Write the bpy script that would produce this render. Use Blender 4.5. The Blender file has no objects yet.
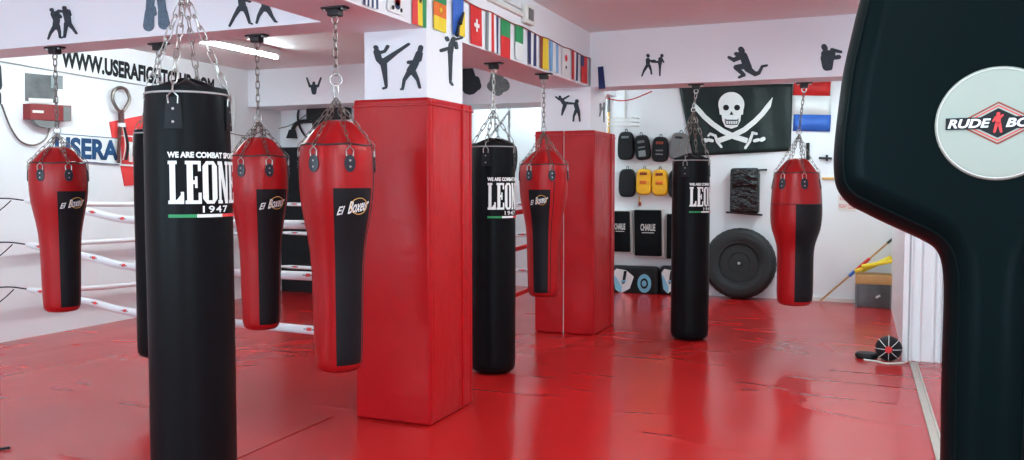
import bpy, bmesh, math, random
from math import sin, cos, pi, radians, sqrt
from mathutils import Vector, Matrix
random.seed(7)
S = bpy.context.scene
COL = S.collection

# ------------------------------------------------------------------ camera, world, lights, exposure
FPX, CZ, YAW, PITCH = 850.0, 1.48, radians(22.3), radians(3.1)
cam = bpy.data.cameras.new('camera'); cam.sensor_width = 36; cam.lens = FPX / 1024 * 36
cam.clip_start = 0.05
camo = bpy.data.objects.new('camera', cam); COL.objects.link(camo)
camo.location = (0, 0, CZ); camo.rotation_euler = (pi / 2 - PITCH, 0, YAW)
S.camera = camo
w = bpy.data.worlds.new('world'); S.world = w; w.use_nodes = True
w.node_tree.nodes['Background'].inputs[0].default_value = (0.80, 0.88, 1.0, 1)
w.node_tree.nodes['Background'].inputs[1].default_value = 1.0
S.view_settings.view_transform = 'Standard'; S.view_settings.look = 'None'
S.view_settings.exposure = 0.38; S.view_settings.gamma = 1; S.view_settings.use_curve_mapping = False

LEFT, RIGHT, BEHIND, CEIL, SOF = -7.4, 2.8, -2.6, 2.95, 2.42

def area(name, loc, rot, sx, sy, power, color):
    l = bpy.data.lights.new(name, 'AREA'); l.shape = 'RECTANGLE'; l.size = sx; l.size_y = sy
    l.energy = power; l.color = color
    o = bpy.data.objects.new(name, l); COL.objects.link(o); o.location = loc; o.rotation_euler = rot
    return o
# fluorescent battens (x, y centre); each gets its fixture further down
BATTENS = [(-5.93, 6.95), (-5.93, 5.35), (-5.2, 0.6), (-0.6, 5.4), (-0.6, 2.4), (-0.6, 9.9), (-3.9, 10.95), (1.4, 9.9), (-0.6, -0.4)]
BPOW = [7, 7, 3, 34, 16, 14, 8, 8, 10]
for (bx, by), p in zip(BATTENS, BPOW):
    zz = CEIL - 0.125
    area('tube_light', (bx, by, zz), (0, 0, 0), 0.10, 1.45, p, (0.76, 0.97, 1.0))
# cool frontal fill light, added at unseen windows in the wall behind the photographer
for i, wx in enumerate((-5.45, -2.55, 1.6)):
    area('window_daylight', (wx, BEHIND + 0.03, 1.65), (pi / 2, 0, 0), 1.9, 1.3, 92, (0.56, 0.86, 1.0))

# ------------------------------------------------------------------ helpers
def ray(x, y):
    a = (x - 512) / FPX; b = -(y - 230) / FPX
    f = Vector((-sin(YAW) * cos(PITCH), cos(YAW) * cos(PITCH), -sin(PITCH)))
    r = Vector((cos(YAW), sin(YAW), 0)); u = Vector((-sin(YAW) * sin(PITCH), cos(YAW) * sin(PITCH), cos(PITCH)))
    return f + a * r + b * u
C0 = Vector((0, 0, CZ))
def onX(x, y, X0): d = ray(x, y); return C0 + d * (X0 / d.x)
def onY(x, y, Y0): d = ray(x, y); return C0 + d * (Y0 / d.y)
def onZ(x, y, Z0): d = ray(x, y); return C0 + d * ((Z0 - CZ) / d.z)

def mat(name, col, rough=0.5, metal=0.0, spec=0.4, det=3, bump=None, vary=None, emit=None, coat=0.0):
    m = bpy.data.materials.new(name); m.use_nodes = True
    nt = m.node_tree; b = nt.nodes['Principled BSDF']
    b.inputs['Base Color'].default_value = (*col, 1); b.inputs['Roughness'].default_value = rough
    b.inputs['Metallic'].default_value = metal; b.inputs['Specular IOR Level'].default_value = spec
    b.inputs['Coat Weight'].default_value = coat
    if emit: b.inputs['Emission Color'].default_value = (*emit[0], 1); b.inputs['Emission Strength'].default_value = emit[1]
    tc = nt.nodes.new('ShaderNodeTexCoord')
    if vary:   # (scale, amount)
        n = nt.nodes.new('ShaderNodeTexNoise'); n.inputs['Scale'].default_value = vary[0]; n.inputs['Detail'].default_value = 4
        nt.links.new(tc.outputs['Object'], n.inputs['Vector'])
        mx = nt.nodes.new('ShaderNodeMix'); mx.data_type = 'RGBA'
        mx.inputs[6].default_value = (*[c * (1 - vary[1]) for c in col], 1); mx.inputs[7].default_value = (*[min(1, c * (1 + vary[1])) for c in col], 1)
        nt.links.new(n.outputs['Fac'], mx.inputs[0]); nt.links.new(mx.outputs[2], b.inputs['Base Color'])
    if bump:   # list of (scale vec3, strength, distance)
        prev = None
        for sc, st, di in bump:
            mp = nt.nodes.new('ShaderNodeMapping'); mp.inputs['Scale'].default_value = sc
            nt.links.new(tc.outputs['Object'], mp.inputs['Vector'])
            n = nt.nodes.new('ShaderNodeTexNoise'); n.inputs['Scale'].default_value = 1; n.inputs['Detail'].default_value = det
            nt.links.new(mp.outputs[0], n.inputs['Vector'])
            bp = nt.nodes.new('ShaderNodeBump'); bp.inputs['Strength'].default_value = st; bp.inputs['Distance'].default_value = di
            nt.links.new(n.outputs['Fac'], bp.inputs['Height'])
            if prev: nt.links.new(prev.outputs[0], bp.inputs['Normal'])
            prev = bp
        nt.links.new(prev.outputs[0], b.inputs['Normal'])
    return m

M = {}
M['wall'] = mat('white_wall_paint', (0.80, 0.80, 0.82), 0.6, bump=[((3, 3, 3), 0.15, 0.02), ((40, 40, 40), 0.12, 0.004)])
M['ceil'] = mat('white_ceiling_paint', (0.80, 0.79, 0.79), 0.7, bump=[((4, 4, 4), 0.3, 0.02), ((60, 60, 60), 0.2, 0.004)])
M['beam'] = mat('painted_beam_plaster', (0.80, 0.80, 0.84), 0.6, bump=[((5, 5, 5), 0.12, 0.01)])
M['floor'] = mat('red_vinyl_floor', (0.44, 0.011, 0.011), 0.21, spec=0.42, det=1.2, vary=(0.8, 0.08),
                 bump=[((1.1, 0.8, 1), 0.5, 0.06), ((3.2, 1.1, 1), 0.25, 0.02), ((30, 30, 30), 0.05, 0.002)])
M['floor_tape'] = mat('glossy_red_tape', (0.44, 0.014, 0.012), 0.16, spec=0.6, bump=[((20, 8, 8), 0.5, 0.01)])
M['pad'] = mat('red_pad_vinyl', (0.40, 0.005, 0.008), 0.3, spec=0.22, bump=[((1.6, 1.6, 2.2), 0.4, 0.04), ((5, 5, 3), 0.2, 0.01)])
M['pad_fold'] = mat('creased_red_pad_vinyl', (0.42, 0.006, 0.009), 0.28, spec=0.3, bump=[((9, 9, 4), 0.5, 0.012), ((2, 2, 2), 0.4, 0.04)])
M['bag_red'] = mat('red_bag_leather', (0.36, 0.006, 0.008), 0.34, spec=0.3, bump=[((9, 9, 5), 0.35, 0.012), ((120, 120, 120), 0.15, 0.001)])
M['bag_black'] = mat('black_bag_vinyl', (0.005, 0.005, 0.006), 0.38, spec=0.08, bump=[((5, 5, 2), 0.25, 0.012), ((90, 90, 90), 0.2, 0.001)])
M['bag_stripe'] = mat('black_stripe_leather', (0.008, 0.008, 0.010), 0.5, spec=0.2, bump=[((100, 100, 100), 0.2, 0.001)])
M['piping'] = mat('dark_piping', (0.02, 0.012, 0.014), 0.4)
M['piping_w'] = mat('pale_stitching', (0.35, 0.34, 0.34), 0.5)
M['tab'] = mat('dark_navy_strap_leather', (0.015, 0.018, 0.03), 0.35)
M['steel'] = mat('dull_steel', (0.42, 0.40, 0.38), 0.35, metal=1.0)
M['steel_dark'] = mat('dark_chain_steel', (0.22, 0.19, 0.17), 0.4, metal=1.0)
M['iron'] = mat('black_iron', (0.012, 0.012, 0.013), 0.5)
M['white'] = mat('white_print', (0.80, 0.81, 0.80), 0.5)
M['cream'] = mat('off_white', (0.72, 0.70, 0.66), 0.6)
M['black'] = mat('matt_black', (0.010, 0.011, 0.013), 0.6, spec=0.25, bump=[((30, 30, 30), 0.15, 0.004)])
M['decal'] = mat('charcoal_cutout_paper', (0.025, 0.032, 0.042), 0.6, vary=(18, 0.5))
M['decal_grey'] = mat('grey_camouflage_cutout', (0.15, 0.17, 0.17), 0.6, vary=(30, 0.8))
M['decal_blue'] = mat('blue_grey_cutout', (0.10, 0.15, 0.20), 0.6, vary=(40, 0.6))
for k, c in dict(red=(0.62, 0.02, 0.02), green=(0.02, 0.26, 0.09), yellow=(0.85, 0.62, 0.03), navy=(0.015, 0.03, 0.12), blue=(0.03, 0.12, 0.48),
                 lblue=(0.20, 0.45, 0.75), orange=(0.75, 0.16, 0.02), teal=(0.22, 0.25, 0.26), brown=(0.28, 0.04, 0.02), gold=(0.75, 0.42, 0.12),
                 amber=(0.90, 0.48, 0.02), grey=(0.16, 0.16, 0.16), skyb=(0.22, 0.55, 0.72), pinkred=(0.72, 0.05, 0.05), signblue=(0.010, 0.055, 0.15), darkred=(0.20, 0.012, 0.015), dbrown=(0.07, 0.02, 0.018)).items():
    M[k] = mat(k + '_colour', c, 0.55)
M['flag_black'] = mat('black_flag_cloth', (0.010, 0.018, 0.017), 0.5, spec=0.3, bump=[((3, 1, 2), 0.6, 0.05), ((12, 3, 4), 0.3, 0.02)])
M['wood'] = mat('light_wood', (0.50, 0.27, 0.10), 0.5, vary=(12, 0.2))
M['box_dark'] = mat('smoked_box_front', (0.07, 0.065, 0.065), 0.25, spec=0.6, vary=(9, 0.5))
M['bag_shiny'] = mat('crinkled_shiny_black_vinyl', (0.008, 0.009, 0.010), 0.2, spec=0.5, bump=[((9, 9, 14), 1.0, 0.05)])
M['rubber'] = mat('black_tyre_rubber', (0.013, 0.014, 0.015), 0.55, bump=[((40, 40, 40), 0.3, 0.004)])
M['rope'] = mat('white_rope_cover', (0.80, 0.80, 0.83), 0.35)
M['rope_red'] = mat('red_rope_cover', (0.55, 0.02, 0.02), 0.35)
M['tube'] = mat('lit_fluorescent_tube', (1, 1, 1), 0.4, emit=((0.76, 0.97, 1.0), 85.0))
M['photo'] = mat('grey_photo_print', (0.09, 0.09, 0.095), 0.4, vary=(7, 0.95))
M['fg_black'] = mat('black_green_leather', (0.0010, 0.0050, 0.0056), 0.34, spec=0.045, bump=[((6, 6, 6), 0.15, 0.01), ((150, 150, 150), 0.12, 0.0006)])
M['fg_disc'] = mat('white_leather_target', (0.36, 0.40, 0.345), 0.5)
M['alu'] = mat('worn_metal_track', (0.50, 0.44, 0.38), 0.35, metal=0.7)
M['navy_pr'] = M['navy']

# thin wandering creases in the loose vinyl
_nt = M['floor'].node_tree; _b = _nt.nodes['Principled BSDF']; _tc = _nt.nodes.new('ShaderNodeTexCoord')
_mp = _nt.nodes.new('ShaderNodeMapping'); _mp.inputs['Scale'].default_value = (0.7, 2.2, 1); _mp.inputs['Rotation'].default_value = (0, 0, 0.5)
_n1 = _nt.nodes.new('ShaderNodeTexNoise'); _n1.inputs['Scale'].default_value = 1; _n1.inputs['Detail'].default_value = 0.6
_rp = _nt.nodes.new('ShaderNodeValToRGB'); _rp.color_ramp.elements[0].position = 0.455; _rp.color_ramp.elements[0].color = (0, 0, 0, 1)
_rp.color_ramp.elements[1].position = 0.5; _rp.color_ramp.elements[1].color = (1, 1, 1, 1); _e = _rp.color_ramp.elements.new(0.545); _e.color = (0, 0, 0, 1)
_n2 = _nt.nodes.new('ShaderNodeTexNoise'); _n2.inputs['Scale'].default_value = 1.1; _n2.inputs['Detail'].default_value = 1
_r2 = _nt.nodes.new('ShaderNodeValToRGB'); _r2.color_ramp.elements[0].position = 0.5; _r2.color_ramp.elements[1].position = 0.62
_mm = _nt.nodes.new('ShaderNodeMath'); _mm.operation = 'MULTIPLY'; _bp = _nt.nodes.new('ShaderNodeBump'); _bp.inputs['Strength'].default_value = 0.42; _bp.inputs['Distance'].default_value = 0.010
_nt.links.new(_tc.outputs['Object'], _mp.inputs['Vector']); _nt.links.new(_mp.outputs[0], _n1.inputs['Vector']); _nt.links.new(_tc.outputs['Object'], _n2.inputs['Vector'])
_nt.links.new(_n1.outputs['Fac'], _rp.inputs[0]); _nt.links.new(_rp.outputs[0], _mm.inputs[0]); _nt.links.new(_n2.outputs['Fac'], _r2.inputs[0]); _nt.links.new(_r2.outputs[0], _mm.inputs[1]); _nt.links.new(_mm.outputs[0], _bp.inputs['Height'])
_nt.links.new(_b.inputs['Normal'].links[0].from_socket, _bp.inputs['Normal']); _nt.links.new(_bp.outputs[0], _b.inputs['Normal'])

class MB:
    def __init__(s): s.v = []; s.f = []; s.mi = []; s.mats = []
    def m(s, k):
        if k not in s.mats: s.mats.append(k)
        return s.mats.index(k)
    def add(s, vs, fs, k):
        o = len(s.v); s.v += [Vector(p) for p in vs]; i = s.m(k)
        for f in fs: s.f.append([o + a for a in f]); s.mi.append(i)
        return s
    def box(s, x0, x1, y0, y1, z0, z1, k):
        vs = [(x, y, z) for z in (z0, z1) for y in (y0, y1) for x in (x0, x1)]
        return s.add(vs, [(0, 2, 3, 1), (4, 5, 7, 6), (0, 1, 5, 4), (1, 3, 7, 5), (3, 2, 6, 7), (2, 0, 4, 6)], k)
    def rbox(s, x0, x1, y0, y1, z0, z1, r, k, seg=3):
        bm = bmesh.new(); bmesh.ops.create_cube(bm, size=1)
        for v in bm.verts: v.co = Vector(((x0 + x1) / 2 + v.co.x * (x1 - x0), (y0 + y1) / 2 + v.co.y * (y1 - y0), (z0 + z1) / 2 + v.co.z * (z1 - z0)))
        bmesh.ops.bevel(bm, geom=bm.edges[:], offset=r, segments=seg, profile=0.6, affect='EDGES')
        bm.verts.index_update()
        s.add([v.co.copy() for v in bm.verts], [[v.index for v in f.verts] for f in bm.faces], k); bm.free(); return s
    def lathe(s, prof, n, k, a0=0, a1=2 * pi, fn=None, caps=True):
        full = abs(a1 - a0 - 2 * pi) < 1e-6; c = n if full else n + 1; vs = []; fs = []
        for (r, z) in prof:
            for i in range(c):
                a = a0 + (a1 - a0) * i / n; rr, zz = (fn(r, z, a) if fn else (r, z))
                vs.append((rr * sin(a), -rr * cos(a), zz))
        for j in range(len(prof) - 1):
            for i in range(n):
                i2 = (i + 1) % c if full else i + 1
                fs.append((j * c + i, j * c + i2, (j + 1) * c + i2, (j + 1) * c + i))
        if full and caps:
            fs.append(tuple(range(c))[::-1]); fs.append(tuple((len(prof) - 1) * c + i for i in range(c)))
        return s.add(vs, fs, k)
    def tube(s, pts, r, k, n=8, closed=False):
        pts = [Vector(p) for p in pts]; N = len(pts); vs = []; fs = []; up = None
        for i, p in enumerate(pts):
            if closed: t = pts[(i + 1) % N] - pts[i - 1]
            else: t = pts[min(i + 1, N - 1)] - pts[max(i - 1, 0)]
            t.normalize()
            if up is None: up = Vector((0, 0, 1)) if abs(t.z) < 0.9 else Vector((1, 0, 0))
            up = (up - t * up.dot(t))
            if up.length < 1e-4: up = t.orthogonal()
            up.normalize(); b = t.cross(up); rr = r[i] if isinstance(r, (list, tuple)) else r
            for j in range(n): vs.append(p + (up * cos(2 * pi * j / n) + b * sin(2 * pi * j / n)) * rr)
        for i in range(N if closed else N - 1):
            for j in range(n):
                a, b2 = i * n, ((i + 1) % N) * n; fs.append((a + j, a + (j + 1) % n, b2 + (j + 1) % n, b2 + j))
        if not closed: fs.append(tuple(range(n))[::-1]); fs.append(tuple((N - 1) * n + j for j in range(n)))
        return s.add(vs, fs, k)
    def poly(s, pts, th, k):     # planar 3d polygon thickened by vector th
        n = len(pts); pts = [Vector(p) for p in pts]; th = Vector(th)
        vs = pts + [p + th for p in pts]
        fs = [tuple(range(n)), tuple(n + i for i in range(n))[::-1]] + [(i, (i + 1) % n, n + (i + 1) % n, n + i) for i in range(n)]
        return s.add(vs, fs, k)
    def build(s, name, parent=None, loc=None, smooth=True, angle=40):
        me = bpy.data.meshes.new(name); me.from_pydata([tuple(v) for v in s.v], [], s.f)
        for k in s.mats: me.materials.append(M[k])
        me.polygons.foreach_set('material_index', s.mi)
        bm = bmesh.new(); bm.from_mesh(me); bmesh.ops.recalc_face_normals(bm, faces=bm.faces); bm.to_mesh(me); bm.free()
        if smooth:
            me.polygons.foreach_set('use_smooth', [True] * len(me.polygons)); me.set_sharp_from_angle(angle=radians(angle))
        me.update()
        o = bpy.data.objects.new(name, me); COL.objects.link(o)
        if parent: o.parent = parent
        if loc: o.location = loc
        return o

def tag(o, label, cat, group=None, kind=None):
    o['label'] = label; o['category'] = cat
    if group: o['group'] = group
    if kind: o['kind'] = kind
    return o
def empty(name, loc, rz=0):
    o = bpy.data.objects.new(name, None); COL.objects.link(o); o.location = loc; o.rotation_euler = (0, 0, rz); o.empty_display_size = 0.1
    return o
def struct(name, mb, label=None, smooth=False):
    o = mb.build(name, smooth=smooth); o['kind'] = 'structure'
    if label: o['label'] = label
    return o
def recenter(o):       # move a top-level mesh's origin to its own base centre
    vs = [v.co for v in o.data.vertices]
    c = Vector(((min(v.x for v in vs) + max(v.x for v in vs)) / 2, (min(v.y for v in vs) + max(v.y for v in vs)) / 2, min(v.z for v in vs)))
    o.data.transform(Matrix.Translation(-c)); o.location = c; return o
def text2d(body, shear=0.0, bold=0.0, space=1.0):
    cu = bpy.data.curves.new('t', 'FONT'); cu.body = body; cu.shear = shear; cu.offset = bold; cu.space_character = space; cu.resolution_u = 4
    cu.fill_mode = 'FRONT' if hasattr(cu, 'fill_mode') else cu.fill_mode
    o = bpy.data.objects.new('t', cu); COL.objects.link(o)
    dg = bpy.context.evaluated_depsgraph_get(); me = bpy.data.meshes.new_from_object(o.evaluated_get(dg))
    vs = [(v.co.x, v.co.y) for v in me.vertices]; fs = [tuple(p.vertices) for p in me.polygons]
    bpy.data.objects.remove(o); bpy.data.curves.remove(cu); bpy.data.meshes.remove(me)
    x0 = min(v[0] for v in vs); x1 = max(v[0] for v in vs); y0 = min(v[1] for v in vs); y1 = max(v[1] for v in vs)
    return [((v[0] - x0) / (x1 - x0), (v[1] - y0) / (y1 - y0)) for v in vs], fs
def bil(c, u, v):      # corners bl, br, tr, tl
    return c[0] * (1 - u) * (1 - v) + c[1] * u * (1 - v) + c[2] * u * v + c[3] * (1 - u) * v
def text_on(mb, body, corners, k, shear=0.0, bold=0.0, off=(0, 0, 0)):
    vs, fs = text2d(body, shear, bold); c = [Vector(p) + Vector(off) for p in corners]
    mb.add([bil(c, u, v) for u, v in vs], fs, k); return mb

# ------------------------------------------------------------------ the room
b = MB().box(LEFT - .1, RIGHT + .1, BEHIND - .1, 11.5, -0.1, 0.0, 'floor'); struct('floor', b, 'glossy red vinyl floor covering')
b = MB().box(LEFT - .1, RIGHT + .1, BEHIND - .1, 11.5, CEIL, CEIL + .1, 'ceil'); struct('ceiling', b, 'white painted ceiling')
b = MB().box(LEFT - .1, LEFT, BEHIND - .1, 9.75, 0, CEIL, 'wall'); struct('wall_left', b, 'white wall behind the boxing ring')
b = MB().box(LEFT, -4.9, 9.65, 9.75, 0, CEIL, 'wall').box(-5.0, -4.9, 9.75, 11.4, 0, CEIL, 'wall'); struct('wall_ring', b)
b = MB().box(-5.0, RIGHT + .1, 11.4, 11.5, 0, CEIL, 'wall'); struct('wall_back', b, 'white wall carrying the pirate flag')
b = MB().box(RIGHT, RIGHT + .1, BEHIND, 11.4, 0, CEIL, 'wall'); struct('wall_far_right', b)
b = MB(); WX = [(-6.4, -4.5), (-3.5, -1.6), (0.65, 2.55)]
b.box(LEFT, RIGHT, BEHIND - .1, BEHIND, 0, 1.0, 'wall').box(LEFT, RIGHT, BEHIND - .1, BEHIND, 2.3, CEIL, 'wall')
xs = [LEFT] + [v for p in WX for v in p] + [RIGHT]
for i in range(0, 8, 2): b.box(xs[i], xs[i + 1], BEHIND - .1, BEHIND, 1.0, 2.3, 'wall')
struct('wall_behind', b)
for i, (a, c) in enumerate(WX):
    b = MB()
    for x in (a, (a + c) / 2 - .02, c - .04): b.box(x, x + .04, BEHIND - .08, BEHIND - .03, 1.0, 2.3, 'white')
    for z in (1.0, 2.26): b.box(a, c, BEHIND - .08, BEHIND - .03, z, z + .04, 'white')
    struct('window_%d' % (i + 1), b)  # unseen window frames, added to go with the frontal fill lights
# wall end on the right with its grooves, and the track on the floor
b = MB().box(0.36, 0.66, 7.8, 11.4, 0, CEIL, 'wall')
for x in (0.40, 0.47, 0.57, 0.62): b.box(x, x + .012, 7.775, 7.8, 0.0, CEIL, 'wall')
b.box(0.345, 0.385, 7.76, 7.82, 0, CEIL, 'wall').box(0.645, 0.67, 7.76, 7.82, 0, CEIL, 'wall')
struct('wall_right', b, 'white grooved wall end beside the floor track')
b = MB().box(0.40, 0.412, 3.0, 7.7, 0, 0.016, 'alu').box(0.448, 0.46, 3.0, 7.7, 0, 0.016, 'alu').box(0.412, 0.448, 3.0, 7.7, 0, 0.008, 'alu')
struct('trim_1', b, 'metal track along the red floor')
b = MB().box(LEFT, LEFT + 0.005, -1, 9.6, 0.0, 0.001, 'wall')
# beams and columns
b = MB().box(-2.92, -2.47, BEHIND, 9.0, SOF, CEIL, 'beam'); struct('beam_long', b, 'white beam carrying the string of flags')
b = MB().box(LEFT, -2.92, 4.2, 4.5, SOF, CEIL, 'beam'); struct('beam_left', b, 'white beam with cut-out boxers on its face')
b = MB().box(-2.47, RIGHT, 8.02, 8.4, SOF, CEIL, 'beam'); struct('beam_right', b, 'white beam above the pirate flag')
b = MB().box(LEFT, -4.9, 9.0, 9.65, 2.48, CEIL, 'beam'); struct('beam_ring', b)
b = MB().box(-4.9, -3.2, 9.9, 10.6, 2.49, CEIL, 'beam'); struct('beam_back', b)
b = MB().box(-2.88, -2.445, 4.6, 5.1, 0, SOF, 'beam'); struct('column_front', b, 'white column wrapped in red padding, nearer one')
b = MB().box(-2.96, -2.445, 7.97, 8.52, 0, SOF, 'beam'); struct('column_rear', b, 'white column wrapped in red padding, farther one')
b = MB().box(-3.4, -3.2, 9.95, 10.3, 0, 2.49, 'beam'); struct('column_small', b)
# pale taped seam in the floor covering
b = MB().box(-3.17, -3.08, 1.2, 4.5, 0, 0.004, 'floor_tape'); struct('trim_2', b, 'shiny taped seam in the red floor')
b = MB().box(-0.95, 0.0, 11.36, 11.4, 0, 0.05, 'cream'); struct('baseboard_back', b)

# ------------------------------------------------------------------ lamps
for i, (bx, by) in enumerate(BATTENS):
    e = empty('fluorescent_batten', (bx, by, CEIL - 0.12))
    lab = ['white fluorescent batten lamp over the ring, farther one', 'white fluorescent batten lamp over the ring, nearer one'][i] if i < 2 else 'white fluorescent batten lamp out of view on the gym ceiling'
    tag(e, lab, 'ceiling lamp', None if i < 2 else 'battens on the ceiling out of view')
    MB().rbox(-.045, .045, -.76, .76, .05, .12, .01, 'white').build('housing', e)
    MB().tube([(0, -.72, .03), (0, .72, .03)], .018, 'tube', 12).build('lamp_tube', e)
    for s in (-1, 1): MB().rbox(-.03, .03, s * .745 - .02, s * .745 + .02, .005, .06, .006, 'white').build('end_cap', e)

# ------------------------------------------------------------------ column padding
def padding(x0, x1, y0, y1, lab, split=None):
    e = empty('column_padding', ((x0 + x1) / 2, (y0 + y1) / 2, 0)); tag(e, lab, 'padding')
    cx, cy = e.location.x, e.location.y; H = 2.0; t = 0.055
    def part(n, a, b_, c, d, key='pad'):
        m = MB().rbox(a - cx, b_ - cx, c - cy, d - cy, 0.003, H, 0.02, key, 4)
        # gathered hem along the top edge
        return m.build(n, e)
    if split:
        part('front_pad', x0, split - .003, y0, y0 + t); part('front_pad', split + .003, x1, y0, y0 + t)
        MB().box(split - .004 - cx, split + .004 - cx, y0 + .012 - cy, y0 + .03 - cy, 0.003, H - .01, 'cream').build('joint_strip', e)
    else:
        part('front_pad', x0, x1, y0, y0 + t)
    part('side_pad', x1 - t, x1, y0 + t - .012, y1 - t + .012, 'pad_fold'); part('side_pad', x0, x0 + t, y0 + t - .012, y1 - t + .012)
    part('back_pad', x0, x1, y1 - t, y1)
    m = MB()
    for (ax, ay, bx_, by_) in ((x0, y0, x1, y0), (x1, y0, x1, y1)):
        n = 26; pts = []
        for i in range(n + 1):
            f = i / n; nx, ny = (0, -1) if ay == by_ else (1, 0); w_ = .002 + .003 * random.random()
            pts.append((ax + (bx_ - ax) * f - cx + nx * w_, ay + (by_ - ay) * f - cy + ny * w_, H - .045 + .004 * random.random()))
        m.tube(pts, .006, 'pad_fold', 6)
    m.build('stitched_hem', e)
    # flap edge on the right side pad
    MB().rbox(x1 - .003 - cx, x1 + .012 - cx, y1 - .17 - cy, y1 - .145 - cy, 0.02, H - .01, .004, 'pad_fold').build('flap_edge', e)
    return e
padding(-2.93, -2.40, 4.54, 5.16, 'tall red vinyl padding around the nearer column, beside the black bag')
padding(-3.0, -2.385, 7.91, 8.66, 'tall red vinyl padding around the farther column with a vertical joint', split=-2.70)

# ------------------------------------------------------------------ chains, hooks
def link(mb, p0, p1, wdt, r, side, k):
    p0, p1 = Vector(p0), Vector(p1); t = (p1 - p0); L = t.length; t.normalize()
    s = (side - t * side.dot(t)).normalized(); c = (p0 + p1) / 2; h = L / 2 - wdt; pts = []
    for i in range(5): a = -pi / 2 + pi * i / 4 + pi / 2; pts.append(c + t * (h + wdt * sin(a)) + s * (wdt * cos(a)))
    for i in range(5): a = pi + pi * i / 4; pts.append(c + t * (-h + wdt * sin(a)) + s * (wdt * cos(a)))
    mb.tube(pts, r, k, 5, True)
def chain(mb, a, b_, L=0.045, wdt=0.011, r=0.0032, k='steel'):
    a, b_ = Vector(a), Vector(b_); D = (b_ - a).length; n = max(1, round(D / L)); t = (b_ - a) / n
    o1 = t.normalized().orthogonal().normalized(); o2 = t.normalized().cross(o1)
    o1, o2 = (o1 + o2 * .4).normalized(), (o2 - o1 * .4).normalized()
    for i in range(n):
        link(mb, a + t * (i - 0.14), a + t * (i + 1.14), wdt, r, o1 if i % 2 else o2, k)
    return mb
def bracket(x, y, z, lab, s=.85, rz=0.0):
    e = empty('ceiling_bracket', (x, y, z - 0.07), rz); tag(e, lab, 'ceiling hook', 'ceiling brackets of the bags')
    m = MB().rbox(-.085 * s, .085 * s, -.03, .03, .058, .07, .004, 'iron').rbox(-.035, .035, -.028, .028, .02, .06, .008, 'iron'); m.build('plate', e)
    for q in (-1, 1):
        for u in (-1, 1): MB().lathe([(.009, .050), (.009, .058)], 8, 'steel').build('bolt', e, (q * .065 * s, u * .016, 0))
    MB().tube([(.02 * cos(a), 0, .002 + .02 * sin(a)) for a in [i * pi / 6 for i in range(12)]], .005, 'steel', 6, True).build('eye_ring', e)
    return e

# curved bag surfaces
TEAR = [(0, .0), (.30, .0), (.50, .006), (.60, .02), (.635, .045), (.65, .09), (.665, .18), (.68, .30), (.70, .40), (.735, .48), (.80, .55), (.885, .62), (.955, .68), (.99, .74),
        (1.0, .80), (.99, .86), (.96, .895), (.935, .912)]
TEAR_TRI = [(0, .0), (.30, .0), (.52, .006), (.64, .02), (.68, .045), (.70, .10), (.70, .30), (.705, .37), (.74, .42), (.83, .47), (.93, .52), (.98, .57), (1.0, .63), (.99, .70), (.95, .80), (.89, .86), (.85, .895), (.83, .912)]
def interp(prof, f):
    for (r0, z0), (r1, z1) in zip(prof, prof[1:]):
        if z0 <= f <= z1 and z1 > z0: return r0 + (r1 - r0) * (f - z0) / (z1 - z0)
    return prof[-1][0]
def face_cam(x, y): return math.atan2(-x, y) * 1.0   # rz so that local -Y looks to the camera
def script_logo(mb, radf, a_mid, z0, hgt, span):
    def P(a, z, off=.004): r = radf(z) + off; return (r * sin(a), -r * cos(a), z)
    # ring
    pts = [P(a_mid + span * .15 + span * .27 * cos(t), z0 + hgt * .5 + hgt * .55 * sin(t), .0035) for t in [i * pi / 10 for i in range(20)]]
    mb.tube(pts, .0022, 'gold', 5, True)
    for body, u0, u1, v0, v1 in (('El', -.5, -.27, -.05, .5), ('Boxeur', -.2, .5, .12, .95)):
        vs, fs = text2d(body, .45, .02)
        mb.add([P(a_mid + span * (u0 + (u1 - u0) * u), z0 + hgt * (v0 + (v1 - v0) * v + .35 * (u - .5) * (u1 - u0) * 1.2)) for u, v in vs], fs, 'white')

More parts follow.
